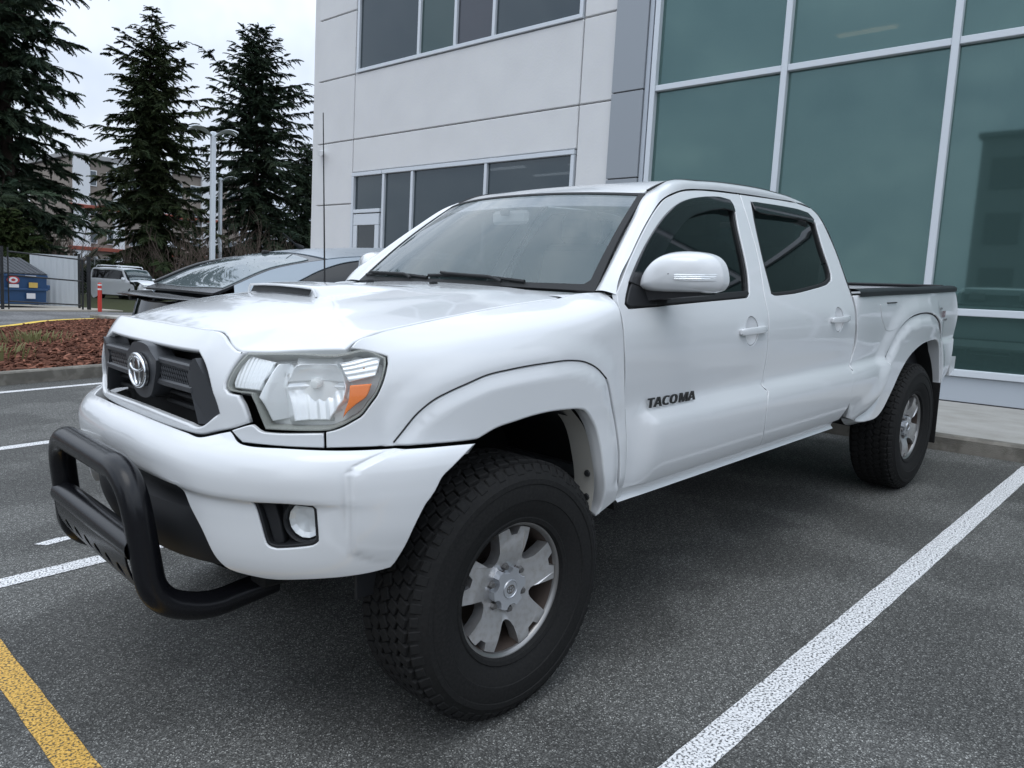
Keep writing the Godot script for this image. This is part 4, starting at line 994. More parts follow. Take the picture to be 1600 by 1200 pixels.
	for wp in [[[.50, .0], [.42, .035], [.08, .05], [.02, .06]], [[-.22, .0], [-.30, .035], [-.72, .05], [-.80, .055]]]:
		var L := []
		for q in wp: L.append(s_screen(Vector2(q[0], q[1])) + Vector3(-.012, .020, 0))
		var w := part("wiper", tris().tube(fillet(L, .05), .006, 8, true).mesh(50), M.black, T)
		var bl := []
		for k in 9:
			var u := lerpf(wp[0][0] + .12, wp[3][0] - .12, k / 8.0); bl.append(s_screen(Vector2(u, .035 + .045 * sin(PI * k / 8.0) * .4 + .02 * k / 8.0)) + Vector3(-.004, .008, 0))
		part("blade", tris().tube(bl, .007, 6, true).mesh(50), M.black, w)
	for z in [.12, -.30]: part("washer_nozzle", boxm(Vector3(.30, hood_y(.30, z) + .005, z), Vector3(.03, .014, .022), .004), M.black, T)
	part("cowl_panel", tris().grid(30, 3, func(u, v):
		var z := lerpf(-.70, .70, u); var e := s_screen(Vector2(z / .728, .0)); return Vector3(e.x - .10 * (1 - v), e.y - .012 - .010 * (1 - v), z)).mesh(50), M.black, T)
	for s in [-1.0, 1.0]:
		part("cowl_corner", tris().grid(6, 6, func(u, v):
			var q := Vector3(lerpf(.36, .56, v), 0, lerpf(.66, .80, u)); return Vector3(q.x, 1.268 + .010 * (1 - u) - .03 * sst(.4, 1, u), q.z * s)).mesh(60), M.paint_shade, T)
	build_mirror(doors)
	build_inside(T)
	# aerial on the far fender
	part("antenna", tris().tube([Vector3(.335, 1.245, -.725), Vector3(.34, 1.30, -.725), Vector3(.352, 2.04, -.725)], [.008, .004, .0022], 8, true).mesh(40), M.black, T)
	# rocker strip under the doors
	for s in [-1.0, 1.0]:
		part("rocker", tris().grid(24, 10, func(u, v):
			var y: float = lerpf(.545, .606, v); var x: float = lerpf(.52, 2.365, u if s > 0 else 1 - u); return Vector3(x, y, s * (side(minf(x, 2.3), y) - .012 + .024 * exp(-pow((y - .562) / .010, 2))))).mesh(60), white, T)

func build_mirror(doors: Array):
	var O := [[0, .08], [.015, .30], [.07, .55], [.17, .79], [.30, .94], [.48, 1.0], [.70, .985], [.86, .89], [.95, .72], [.995, .46], [1.0, .22], [.955, .07], [.86, .01], [.5, -.01], [.10, .0]]
	var L := []
	for q in O: L.append(Vector2(.800 + .262 * q[0], 1.291 + .141 * q[1]))
	var D := dense(L, func(p): return Vector3(0, p.y, p.x), .012); var n := D.size(); var c := Vector2(.925, 1.355)
	var face := func(q: Vector2, r: float) -> Vector3: return Vector3(.695 + .42 * (q.x - .80) + .022 * (pow(r, 2) - 1) + .055 * (pow(r, 7) - 1), q.y, q.x)
	var at := func(r: float, p: Vector2) -> Vector3: return face.call(c + (p - c) * r, r)
	var rings := []
	for rr in [.02, .2, .4, .55, .68, .76, .82, .87, .91, .945, .97, .985, 1.0]:
		var ring := []
		for p in D: ring.append(at.call(rr, p))
		rings.append(ring)
	var last := []; var back := []
	for p in D:
		last.append(at.call(1.0, p) + Vector3(.035, 0, 0)); var q := c + (p - c) * .93; back.append(face.call(q, 1.0) + Vector3(.030, 0, 0))
	rings.append(last)
	var t := tris().ring_skin(rings, true, false)
	if area2(D) > 0:
		for i in range(0, t.p.size(), 3):
			var z := t.p[i + 1]; t.p[i + 1] = t.p[i + 2]; t.p[i + 2] = z
	var shell := t.mesh(50)
	var gl := tris().ring_skin([last, back], true, false); gl.fan(back)
	var glass := gl.mesh(30)
	var lamp := tris().grid(20, 8, func(u, v):
		var q := Vector2(lerpf(.946, 1.052, u), lerpf(1.334, 1.358, v)); var r := 0.0
		# how far out towards the outline the point lies
		for k in n:
			var a := D[k]; var b := D[(k + 1) % n]; var hit = Geometry2D.segment_intersects_segment(c, c + (q - c) * 20.0, a, b)
			if hit != null: r = (q - c).length() / (hit - c).length()
		return face.call(q, r) + Vector3(-.004 + .0016 * sin(v * TAU * 3.5), 0, 0))
	var arm := tris().ring_skin([[Vector3(.66, 1.250, .80), Vector3(.80, 1.250, .80), Vector3(.80, 1.30, .79), Vector3(.66, 1.30, .79)], [Vector3(.70, 1.266, .87), Vector3(.81, 1.266, .87), Vector3(.81, 1.298, .87), Vector3(.70, 1.298, .87)], [Vector3(.76, 1.282, 1.0), Vector3(.86, 1.282, 1.0), Vector3(.86, 1.294, 1.0), Vector3(.76, 1.294, 1.0)]], true, true)
	for k in 2:
		var m := part("mirror", shell if k == 0 else mirz(shell), M.paint, doors[k][0])
		var a := arm.mesh(20)
		part("mirror_arm", a if k == 0 else mirz(a), M.texture_black, doors[k][0]); part("mirror_glass", glass if k == 0 else mirz(glass), M.black_gloss, doors[k][0])
		var lm := lamp.mesh(50)
		part("mirror_signal", lm if k == 0 else mirz(lm), M.silver, doors[k][0])

func build_inside(T: Node3D):
	var n := group_node("cab_interior", T)
	part("cab_floor", boxm(Vector3(1.5, .66, 0), Vector3(2.1, .04, 1.6)), M.dark_plastic, n)
	part("dashboard", tris().grid(20, 10, func(u, v):
		var z := lerpf(-.70, .70, u); return Vector3(.50 + .42 * v, 1.245 - .02 * v + .045 * sin(PI * clampf(v * 1.1, 0, 1)) * (1 - .3 * absf(z)) - .09 * sst(.82, 1, v), z)).mesh(50), M.dash, n)
	part("dash_front", boxm(Vector3(.86, .98, 0), Vector3(.10, .40, 1.4), .03), M.dash, n)
	var ringp := []
	for k in 33: ringp.append(Vector3(.0, cos(TAU * k / 32) * .185, sin(TAU * k / 32) * .185))
	part("steering_wheel", tris().tube(ringp, .015, 8, false).box(Vector3(0, 0, 0), Vector3(.05, .10, .14), .02).box(Vector3(0, -.02, 0), Vector3(.02, .03, .34), .008).mesh(50), M.dark_plastic, n, Transform3D(Basis(Vector3(0, 0, 1), -.42), Vector3(1.05, 1.16, .36)))
	for s in [-.36, .36]:
		for x in [1.42, 2.22]:
			var b := part("seat", tris().box(Vector3(0, .12, 0), Vector3(.50, .16, .50), .05).add(tris().box(Vector3(0, .36, 0), Vector3(.13, .62, .48), .05), Transform3D(Basis(Vector3(0, 0, 1), -.22), Vector3(.26, .12, 0))).mesh(30), M.grey_cloth, n, Transform3D(Basis.IDENTITY, Vector3(x - .1, .72, s)))
			part("headrest", boxm(Vector3(.42, .86, 0), Vector3(.10, .19, .27), .045), M.grey_cloth, n, Transform3D(Basis.IDENTITY, Vector3(x - .1, .72, s)))
	# back wall of the cab with its window
	var bw := tris().box(Vector3(2.555, .93, 0), Vector3(.02, .66, 1.52)).box(Vector3(2.555, 1.66, 0), Vector3(.02, .09, 1.10)).box(Vector3(2.55, 1.44, .60), Vector3(.02, .37, .10)).box(Vector3(2.55, 1.44, -.60), Vector3(.02, .37, .10))
	part("cab_back", bw.mesh(20), M.paint, n)
	part("rear_window", boxm(Vector3(2.560, 1.44, 0), Vector3(.006, .37, 1.18)), M.rear_glass, n)
	for s in [-1.0, 1.0]:
		part("door_trim", boxm(Vector3(1.50, .95, .79 * s), Vector3(1.95, .55, .03), .01), M.dark_plastic, n)
		part("pillar_trim", tris().tube([Vector3(.58, 1.28, .71 * s), Vector3(1.03, 1.63, .57 * s)], .022, 8, true).mesh(50), M.dark_plastic, n)
	part("firewall", boxm(Vector3(.50, .95, 0), Vector3(.02, .60, 1.5)), M.black, n)

func build_bed(T: Node3D):
	var O := [Vector2(2.537, 1.250), Vector2(2.551, 1.137), Vector2(2.570, .984), Vector2(2.52, .868), Vector2(2.455, .852), Vector2(2.43, .800), Vector2(2.446, .70), Vector2(2.50, .60)]
	O.append(Vector2(2.60, .570))
	for q in rf_line: O.append(q + Vector2(-.002, .002))
	O.append_array([Vector2(4.40, .610), Vector2(4.52, .70), Vector2(4.60, .86), Vector2(4.64, 1.08), Vector2(4.60, 1.175), Vector2(4.53, 1.262), Vector2(3.43, 1.257), Vector2(2.60, 1.252)])
	var bs := panel(s_bed, 1, O, {"step": Vector2(.04, .03), "roll": .006, "depth": .03})
	var sd := both("bed_side", bs, M.paint, T)
	both("wheel_flare", panel(s_rflare, 1, rflare, {"step": Vector2(.04, .03), "roll": .008, "depth": .07, "gap": .0015}), M.paint, T)
	for k in 2:
		var fd := panel(func(p): return s_bed(p) + Vector3(0, 0, .0025), 1, fuel, {"step": Vector2(.03, .03), "roll": .002, "depth": .004, "gap": .0})
		if k == 0: part("fuel_door", fd, M.paint, sd[0])
	part("bed_hook", boxm(s_bed(Vector2(3.12, 1.196)) + Vector3(0, 0, .004), Vector3(.15, .006, .012), .002), M.black, sd[0])
	# decal: three maroon letters between grey rules
	var sf := SystemFont.new(); sf.font_names = PackedStringArray(["Droid Sans"]); sf.font_weight = 700
	for q in [["TRD", 40, 4.20, 1.092, M.maroon, 1.15], ["OFF ROAD", 14, 4.26, 1.052, M.grey_print, 1.1], ["4X4", 14, 4.14, 1.132, M.grey_print, 2.6]]:
		var tm := TextMesh.new(); tm.font = sf; tm.text = q[0]; tm.font_size = q[1]; tm.pixel_size = .0015; tm.depth = .0008; tm.curve_step = 2.0
		var a := s_bed(Vector2(q[2] - .1, q[3])); var b := s_bed(Vector2(q[2] + .1, q[3])); var u := (b - a).normalized()
		part("decal_lettering", tm, q[4], sd[0], Transform3D(Basis(u * q[5], Vector3(.12, 1, 0), u.cross(Vector3.UP).normalized()), (a + b) / 2 + Vector3(0, 0, .004)))
	# rail caps, box, tailgate, lamps, step bumper
	for s in [-1.0, 1.0]:
		var rc := tris().grid(30, 8, func(u, v):
			var x := lerpf(2.575, 4.545, u if s > 0 else 1 - u); var z := side(x, 1.25) + .006; var a: float = PI * v
			return Vector3(x, 1.262 + .020 * sin(a) + .0, s * (z - .045 + .050 * cos(a))))
		part("rail_cap", rc.mesh(60), M.texture_black, T)
		part("rail_cap_side", tris().grid(30, 1, func(u, v):
			var x := lerpf(2.575, 4.545, u if s > 0 else 1 - u); return Vector3(x, lerpf(1.240, 1.263, v), s * (side(x, 1.25) + .011))).mesh(60), M.texture_black, T)
		part("bed_wall", boxm(Vector3(3.56, 1.0, .745 * s), Vector3(1.98, .50, .02), .004), M.texture_black, T)
		part("tail_lamp", boxm(Vector3(4.585, 1.05, .742 * s), Vector3(.09, .36, .10), .02), M.tail_red, T)
	part("bed_floor", boxm(Vector3(3.56, .78, 0), Vector3(2.0, .03, 1.50)), M.texture_black, T)
	part("bed_front_wall", boxm(Vector3(2.60, 1.0, 0), Vector3(.03, .50, 1.62), .004), M.paint, T)
	part("bed_rail_front", boxm(Vector3(2.60, 1.262, 0), Vector3(.06, .03, 1.60), .01), M.texture_black, T)
	var tg := part("tailgate", boxm(Vector3(4.585, 1.02, 0), Vector3(.06, .50, 1.38), .015), M.paint, T)
	part("tailgate_cap", boxm(Vector3(4.585, 1.275, 0), Vector3(.075, .02, 1.40), .006), M.texture_black, tg)
	part("tailgate_handle", boxm(Vector3(4.618, 1.17, 0), Vector3(.012, .05, .18), .005), M.texture_black, tg)
	var sb := tris().ring_skin([[Vector3(4.60, .63, .80), Vector3(4.72, .66, .80), Vector3(4.73, .76, .80), Vector3(4.60, .77, .80)], [Vector3(4.60, .63, -.80), Vector3(4.72, .66, -.80), Vector3(4.73, .76, -.80), Vector3(4.60, .77, -.80)]], true, true)
	var bp := part("step_bumper", sb.mesh(20), M.paint, T)
	part("step_pad", boxm(Vector3(4.66, .772, 0), Vector3(.12, .010, 1.5), .003), M.texture_black, bp)
	# black gap between cab and box, mud flaps
	for s in [-1.0, 1.0]:
		part("bed_gap_strip", tris().grid(2, 10, func(u, v):
			var y := lerpf(.60, .74, v); return Vector3(lerpf(2.41, 2.435, u if s > 0 else 1 - u) + .01 * sin(PI * v), y, s * (side(2.42, y) - .006))).mesh(60), M.black, T)
		part("mud_flap", boxm(Vector3(4.12, .42, .76 * s), Vector3(.012, .42, .24), .004), M.tyre, T)
		part("front_mud_flap", boxm(Vector3(-.40, .535, .70 * s), Vector3(.10, .16, .012), .004), M.texture_black, T)

func build_under(T: Node3D):
	for s in [-1.0, 1.0]:
		# wheel houses: a lathe arc over each wheel and an inner wall
		for q in [[.03, .50, .95, 8.0, 158.0, .50], [3.60, .50, .93, 2.0, 175.0, .50]]:
			var a := tris().lathe([Vector2(q[5], .30), Vector2(q[5], .845)], 40, deg_to_rad(q[3]), deg_to_rad(q[4]))
			for i in range(0, a.p.size(), 3):
				var t := a.p[i + 1]; a.p[i + 1] = a.p[i + 2]; a.p[i + 2] = t
			var b := tris().add(a, Transform3D(Basis.IDENTITY, Vector3(q[0], .46, 0)))
			b.box(Vector3(q[0], .72, .36), Vector3(1.0, .50, .02))
			part("wheel_house", (b if s > 0 else b.mirrored()).mesh(50), M.liner, T)
		# flange with clips behind the front wheel
		var fl := part("fender_flange", tris().grid(16, 2, func(u, v):
			var c: Vector3 = curve3([Vector3(.21, .935, 0), Vector3(.285, .86, 0), Vector3(.325, .76, 0), Vector3(.345, .65, 0), Vector3(.33, .565, 0)], 16)[int(round(u * 16))]
			return Vector3(c.x + .012, c.y + .004, s * lerpf(.80, .885, v if s > 0 else 1 - v))).mesh(50), M.flange, T)
		for y in [.62, .70]:
			part("clip", tris().lathe([Vector2(.012, 0), Vector2(.010, .005), Vector2(0, .006)], 12).mesh(40), M.black, fl, Transform3D(Basis(Vector3(0, 1, 0), -PI / 2), Vector3(.350, y, .86 * s)))
		part("frame_rail", boxm(Vector3(1.9, .52, .42 * s), Vector3(5.0, .14, .08), .01), M.liner, T)
		part("control_arm", tris().tube([Vector3(-.10, .36, .35 * s), Vector3(0, .32, .70 * s), Vector3(.12, .36, .35 * s)], .028, 8, true).mesh(40), M.liner, T)
		part("shock", tris().tube([Vector3(.02, .34, .58 * s), Vector3(.0, .86, .48 * s)], .034, 10, true).mesh(40), M.liner, T)
		part("leaf_spring", tris().tube([Vector3(2.95, .50, .56 * s), Vector3(3.571, .36, .56 * s), Vector3(4.2, .52, .56 * s)], .022, 6, true).mesh(40), M.liner, T)
	part("belly_pan", boxm(Vector3(1.3, .625, 0), Vector3(3.6, .03, 1.56)), M.liner, T)
	part("engine_bay", boxm(Vector3(-.10, .86, 0), Vector3(1.1, .45, .70), .02), M.liner, T)
	part("radiator", boxm(Vector3(-.60, .84, 0), Vector3(.06, .40, .84)), M.black, T)
	part("rear_axle", tris().tube([Vector3(3.571, .40, -.72), Vector3(3.571, .40, .72)], .05, 10, true).mesh(40), M.liner, T)
	part("differential", tris().lathe([Vector2(0, -.16), Vector2(.13, -.08), Vector2(.15, 0), Vector2(.13, .08), Vector2(0, .16)], 16).mesh(50), M.liner, T, Transform3D(Basis(Vector3.UP, PI / 2), Vector3(3.571, .40, .08)))
	part("transmission", tris().tube([Vector3(.4, .56, 0), Vector3(1.4, .52, 0), Vector3(3.4, .42, 0)], [.14, .10, .05], 10, true).mesh(50), M.liner, T)
	part("front_crossmember", boxm(Vector3(-.05, .42, 0), Vector3(.30, .12, .80), .02), M.liner, T)
# ---------------------------------------------------------------- ground
func gy(x: float, z: float) -> float:   # the lot's slope, levelling out beyond the planted island
	var y := (.05641 * clampf(x, -30, 4.9) + .00096 * clampf(z, -30, 30)) / .99841
	return lerpf(y, .10, maxf(sst(-10.5, -21, z), sst(14, 40, x)))
func sheet(poly: Array, up: float, step := 1.0) -> ArrayMesh:   # a flat sheet laid on the ground, cut to an outline in (x, z)
	return panel(func(p: Vector2): return Vector3(p.x, gy(p.x, p.y) + up, p.y), -1, poly.map(func(q): return Vector2(q[0], q[1])) , {"step": Vector2(step, step), "space": .5, "roll": .0005, "gap": .0, "depth": .002})
func lot(x: float, z: float) -> Array:   # lot axes -> world (x, z)
	var p := LOT * Vector3(x, 0, z); return [p.x, p.z]
func build_ground():
	var xs := [-700.0, -200, -80, -40, -20]; var zs := [-700.0, -200, -100, -60, -40, -30]
	for k in range(-30, 32): xs.append(k * .5)
	for k in range(-50, 30): zs.append(k * .5)
	for k in [18.0, 22, 28, 40, 80, 200, 700]: xs.append(k)
	for k in [18.0, 30, 60, 200, 700]: zs.append(k)
	var t := tris()
	for i in xs.size() - 1:
		for j in zs.size() - 1:
			var q := func(x, z): return Vector3(x, gy(x, z), z)
			t.quad(q.call(xs[i], zs[j + 1]), q.call(xs[i + 1], zs[j + 1]), q.call(xs[i + 1], zs[j]), q.call(xs[i], zs[j]))
	var g: Node = tag(part("parking_lot_ground", t.mesh(60), M.asphalt), "", "", "", "structure")
	var s := -.0124
	# stall lines, square to the building, worn along their edges
	var rng := RandomNumberGenerator.new(); rng.seed = 2
	for q in [[1.393, -2.2, 4.80], [-1.297, -1.9, 4.80], [-3.987, -1.9, 4.80], [-6.677, -1.9, 4.80], [4.083, -2.2, 4.80]]:
		var L := []; var R := []
		var n := 90
		for k in n + 1:
			var x := lerpf(q[1], q[2], float(k) / n); var z: float = q[0] + s * x
			L.append(lot(x, z - .052 + rng.randf_range(-.0018, .0018))); R.push_front(lot(x, z + .052 + rng.randf_range(-.0018, .0018)))
		part("stall_line", sheet(L + R, .004, .25), M.line_white, g)
	part("paint_patch", sheet([lot(-.70, -1.70), lot(-.60, -1.72), lot(-.50, -1.70), lot(-.52, -1.665), lot(-.66, -1.645)], .004, .1), M.line_white, g)
	var L := []; var R := []
	for k in 61:
		var z := lerpf(-.78, 3.2, k / 60.0)
		L.append(lot(-1.0926 + .029 * z + rng.randf_range(-.0018, .0018), z)); R.push_front(lot(-1.006 + .0345 * z + rng.randf_range(-.0018, .0018), z))
	part("yellow_line", sheet(L + R, .004, .25), M.line_yellow, g)
	tag(part("driveway_road", sheet([[-40, -12.5], [-2, -13.4], [2.6, -15.2], [4.3, -16.9], [7.0, -18.0], [14, -18.2], [14, -23.4], [9, -23.4], [4, -23.2], [-40, -22.8]], .004, 2.0), M.driveway), "", "", "", "structure")
	# sidewalk with a kerb along the building
	var wk := tris().box(Vector3((4.985 + FX + .08) / 2, WALK - .25, -3), Vector3(FX + .08 - 4.985, .5, 26))
	tag(part("sidewalk", wk.mesh(20), M.concrete), "", "", "", "structure")
	var kb := thing("sidewalk_kerb"); tag(kb, "", "", "", "structure")
	for k in 9: part("kerb_stone", boxm(Vector3(4.835 + .078, WALK - .30, -14.5 + 3 * k), Vector3(.15, .612, 2.985), .018), M.kerb_concrete, kb)
	# planted island: near kerb, far kerb painted yellow, bark mulch between
	var near := [[-14, -7.6], [.73, -7.14], [1.68, -7.08], [4.4, -6.95], [5.3, -7.6], [6.0, -9.5], [7.4, -15.6]]
	var far := [[7.4, -15.9], [5.3, -15.9], [4.25, -15.45], [3.40, -14.8], [3.03, -14.3], [2.53, -13.75], [.5, -12.9], [-4, -12.2], [-14, -11.8]]
	var isl := thing("island_kerb"); tag(isl, "", "", "", "structure")
	for q in [[near, 1.0, M.kerb_concrete], [far, 1.0, M.kerb_concrete]]:
		var P := []
		for w in q[0]: P.append(Vector3(w[0], gy(w[0], w[1]), w[1]))
		P = curve3(P, 60); var rings := []
		for i in P.size():
			var d: Vector3 = (P[mini(i + 1, P.size() - 1)] - P[maxi(i - 1, 0)]); d.y = 0; d = d.normalized(); var nn := Vector3(d.z, 0, -d.x) * -1.0
			var b: Vector3 = P[i]
			rings.append([b + Vector3(0, -.05, 0), b + Vector3(0, .125, 0) - nn * .004, b + Vector3(0, .14, 0) - nn * .02, b + Vector3(0, .14, 0) - nn * .15, b - nn * .15 + Vector3(0, -.05, 0)])
		part("kerb_stone", tris().ring_skin(rings, false, false).mesh(30), q[2], isl)
	var fy := []
	for w in far: fy.append(Vector3(w[0], gy(w[0], w[1]) + .144, w[1]))
	fy = curve3(fy, 60); var yl := tris()
	for i in range(6, fy.size() - 2):
		if i in [21, 22, 23, 31, 32]: continue
		var d: Vector3 = (fy[i + 1] - fy[i]).normalized(); var nn := Vector3(d.z, 0, -d.x)
		yl.quad(fy[i], fy[i] + nn * .15, fy[i + 1] + nn * .15, fy[i + 1])
	part("kerb_paint", yl.mesh(60), M.kerb_yellow, isl)
	var out := near + far
	var ring := []
	for q in out: ring.append(Vector2(q[0], q[1]))
	var poly := PackedVector2Array(Geometry2D.offset_polygon(PackedVector2Array(ring), -.12)[0])
	var mound := func(p: Vector2) -> Vector3:
		var d := 1e9
		for i in poly.size(): d = minf(d, Geometry2D.get_closest_point_to_segment(p, poly[i], poly[(i + 1) % poly.size()]).distance_to(p))
		return Vector3(p.x, gy(p.x, p.y) + .105 + .05 * sst(0, 1.6, d), p.y)
	var mt := mat("mulch", W, .95, 0, .2); world_tex(mt, 1.2, noise_tex(.05, FastNoiseLite.TYPE_SIMPLEX_SMOOTH, [.0, .4, .6, 1.], [lin(.03, .012, .008), lin(.10, .045, .03), lin(.17, .08, .055), lin(.28, .17, .12)], 512, 0, 5, -1, 51), noise_tex(.06, FastNoiseLite.TYPE_SIMPLEX_SMOOTH, [], [], 512, 8), 1.0)
	tag(part("mulch_bed", panel(mound, -1, Array(poly), {"step": Vector2(.4, .4), "space": .3, "roll": .001, "gap": 0, "depth": .05}), mt), "", "", "", "structure")
	# bark chips, one mass
	var mm := MultiMesh.new(); mm.transform_format = MultiMesh.TRANSFORM_3D; mm.use_colors = true; mm.mesh = boxm(Vector3.ZERO, Vector3(.085, .012, .03), .004); mm.instance_count = 16000
	rng.seed = 7; var k := 0
	while k < mm.instance_count:
		var q := Vector2(rng.randf_range(-1.5, 7.0), rng.randf_range(-16, -7.0))
		if not Geometry2D.is_point_in_polygon(q, poly): continue
		var b := Basis(Vector3.UP, rng.randf() * TAU) * Basis(Vector3(1, 0, 0), rng.randfn(0, .35)) * Basis(Vector3(0, 0, 1), rng.randfn(0, .3))
		mm.set_instance_transform(k, Transform3D(b.scaled(Vector3.ONE * rng.randf_range(.6, 1.5)), mound.call(q) + Vector3(0, .012, 0)))
		var v := rng.randf_range(.5, 1.6) if rng.randf() < .9 else 2.6
		mm.set_instance_color(k, Color(.105 * v, .047 * v, .032 * v)); k += 1
	var mi := MultiMeshInstance3D.new(); mi.name = "bark_chips"; mi.multimesh = mm; var cm := mat("bark", W, .95, 0, .2); cm.vertex_color_use_as_albedo = true; mi.material_override = cm
	add_child(mi, true); tag(mi, "reddish brown bark chips scattered over the planted island", "bark mulch", "", "stuff")
	# dry plants at the island's left end
	var gm := mat("dry_plant", lin(.17, .17, .085), .9, 0, .2)
	gm.backlight_enabled = true; gm.backlight = lin(.08, .08, .03)
	for q in [[1.0, -8.6, .20, 160], [2.0, -10.2, .18, 140], [.2, -10.4, .24, 150]]:
		var t2 := tris()
		for i in int(q[3]):
			var a := rng.randf() * TAU; var r := rng.randf() * .55; var b := Vector3(cos(a) * r, 0, sin(a) * r); var hh: float = q[2] * rng.randf_range(.4, 1.0)
			var e := b + Vector3(cos(a) * hh * rng.randf_range(.2, .8), hh, sin(a) * hh * rng.randf_range(.2, .8)); var sd := Vector3(-sin(a), 0, cos(a)) * .008
			var m := b.lerp(e, .55) + Vector3(0, .03, 0)
			t2.quad(b - sd, b + sd, m + sd, m - sd); t2.tri(m - sd, m + sd, e)
		var pos: Vector3 = mound.call(Vector2(q[0], q[1]))
		var pl := thing("dry_grass_plant", Transform3D(Basis.IDENTITY, pos))
		tag(pl, ["low dry grass tuft by the near kerb of the mulch island", "low dry grass tuft in the middle of the mulch island", "tallest dry grass tuft at the left end of the mulch island"][[1.0, 2.0, .2].find(q[0])], "plant", "dry plants on the mulch island")
		tag(part("blades", t2.mesh(10), gm, pl), "", "", "", "stuff")

# ---------------------------------------------------------------- the office building
func build_office():
	var B := thing("office_building", Transform3D(Basis.IDENTITY, Vector3(FX, WALK, -4)))
	tag(B, "pale concrete office building with tall teal glass wall behind the pickup", "building")
	var off := Vector3(-FX, -WALK, 4)
	var bx := func(called: String, x0: float, x1: float, y0: float, y1: float, z0: float, z1: float, m: Material, r := .0, par: Node = null):
		return part(called, boxm(Vector3((x0 + x1) / 2, (y0 + y1) / 2, (z0 + z1) / 2) + off, Vector3(x1 - x0, y1 - y0, z1 - z0), r), m, par if par else B)
	var G := .012   # half a groove
	# concrete panels with chamfered grooves over a backing
	bx.call("backing_wall", FX + .05, FX + .30, 5.58 + 1.40, 10.0, -11.66, -4.20, M.tilt_groove)
	bx.call("backing_wall", FX + .05, FX + .30, 3.60, 5.53, -11.66, -4.20, M.tilt_groove)
	bx.call("backing_wall", FX + .05, FX + .30, WALK, 3.60, -11.66, -10.43, M.tilt_groove)
	bx.call("backing_wall", FX + .05, FX + .30, WALK, 3.60, -4.86, -4.20, M.tilt_groove)
	bx.call("backing_wall", FX + .05, FX + .30, 5.53, 6.98, -11.66, -10.38, M.tilt_groove); bx.call("backing_wall", FX + .05, FX + .30, 5.53, 6.98, -4.86, -4.20, M.tilt_groove)
	var rows := [WALK, 2.985, 4.245, 5.51, 6.73, 8.0, 10.0]
	for k in 6:
		bx.call("wall_panel", FX, FX + .06, rows[k] + (G if k else .0), rows[k + 1] - G, -11.66, -10.42 - G, M.tilt_panel, .010)
		bx.call("wall_panel", FX, FX + .06, rows[k] + (G if k else .0), rows[k + 1] - G, -4.85 + G, -4.22, M.tilt_panel, .010)
	bx.call("wall_panel", FX, FX + .06, 3.605, 4.245 - G, -10.42 + G, -4.85 - G, M.tilt_panel, .010)
	bx.call("wall_panel", FX, FX + .06, 4.245 + G, 5.50, -10.42 + G, -4.85 - G, M.tilt_panel, .010)
	bx.call("wall_panel", FX, FX + .06, 7.02, 8.0 - G, -10.42 + G, -4.85 - G, M.tilt_panel, .010)
	bx.call("wall_panel", FX, FX + .06, 8.0 + G, 10.0, -10.42 + G, -4.85 - G, M.tilt_panel, .010)
	bx.call("side_wall", FX + .062, FX + 14, WALK, 10.0, -11.90, -11.66, M.tilt_panel)
	bx.call("roof_slab", FX + .10, FX + 14, 9.7, 9.95, -11.6, 9.0, M.tilt_groove); bx.call("right_side_wall", FX + .10, FX + 14, WALK, 9.7, 9.0, 9.2, M.tilt_panel)
	bx.call("back_wall", FX + 14, FX + 14.2, WALK, 10.0, -11.9, 9.2, M.tilt_panel)
	# windows in the concrete: frames, glass in panes
	var win := func(z0: float, z1: float, y0: float, y1: float, posts: Array, glass: Material, called: String):
		var f := part(called, boxm(Vector3(FX + .02, y1 - .035, (z0 + z1) / 2) + off, Vector3(.10, .07, z1 - z0), .006), M.alu, B)
		bx.call("sill", FX - .03, FX + .09, y0, y0 + .065, z0, z1, M.alu, .006, f)
		var all := [z0 + .035] + posts + [z1 - .035]
		for z in all: bx.call("mullion", FX - .02, FX + .07, y0 + .066, y1 - .071, z - .032, z + .032, M.alu, .005, f)
		for k in all.size() - 1: bx.call("pane", FX + .03, FX + .042, y0 + .06, y1 - .065, all[k] + .028, all[k + 1] - .028, [glass, M.window_glass_green, M.window_glass_violet, glass][k] if posts.size() == 3 else glass, .0, f)
	win.call(-10.37, -4.87, 5.515, 7.02, [-8.56, -7.62, -6.71], M.window_glass, "upper_window")
	win.call(-9.46, -4.87, WALK + .02, 3.585, [-8.60, -6.73], M.window_glass, "lower_window")
	# entrance door at the window's left end with a light above
	var df := part("door_frame", boxm(Vector3(FX + .02, 3.55, -9.94) + off, Vector3(.10, .07, .93), .006), M.alu, B)
	bx.call("jamb", FX - .03, FX + .07, WALK, 3.514, -10.405, -10.335, M.alu, .005, df); bx.call("transom", FX - .03, FX + .07, 2.79, 2.86, -10.33, -9.50, M.alu, .005, df)
	bx.call("transom_pane", FX + .03, FX + .042, 2.85, 3.52, -10.34, -9.46, M.window_glass, .0, df)
	var dr := part("door", boxm(Vector3(FX + .01, 2.66, -9.92) + off, Vector3(.06, .22, .80), .006), M.alu, B)
	bx.call("stile", FX - .02, FX + .04, WALK + .02, 2.545, -10.32, -10.20, M.alu, .005, dr); bx.call("stile", FX - .02, FX + .04, WALK + .02, 2.545, -9.64, -9.52, M.alu, .005, dr); bx.call("bottom_rail", FX - .02, FX + .04, WALK + .02, WALK + .25, -10.195, -9.645, M.alu, .005, dr)
	bx.call("door_pane", FX + .005, FX + .015, WALK + .24, 2.56, -10.21, -9.63, M.door_glass, .0, dr); bx.call("pull_handle", FX - .08, FX - .05, 1.2, 1.6, -9.60, -9.57, M.alu, .01, dr)
	# grey metal column
	var ys := [WALK, 1.85, 3.09 - .0, 4.318, 5.65, 7.2, 10.0]
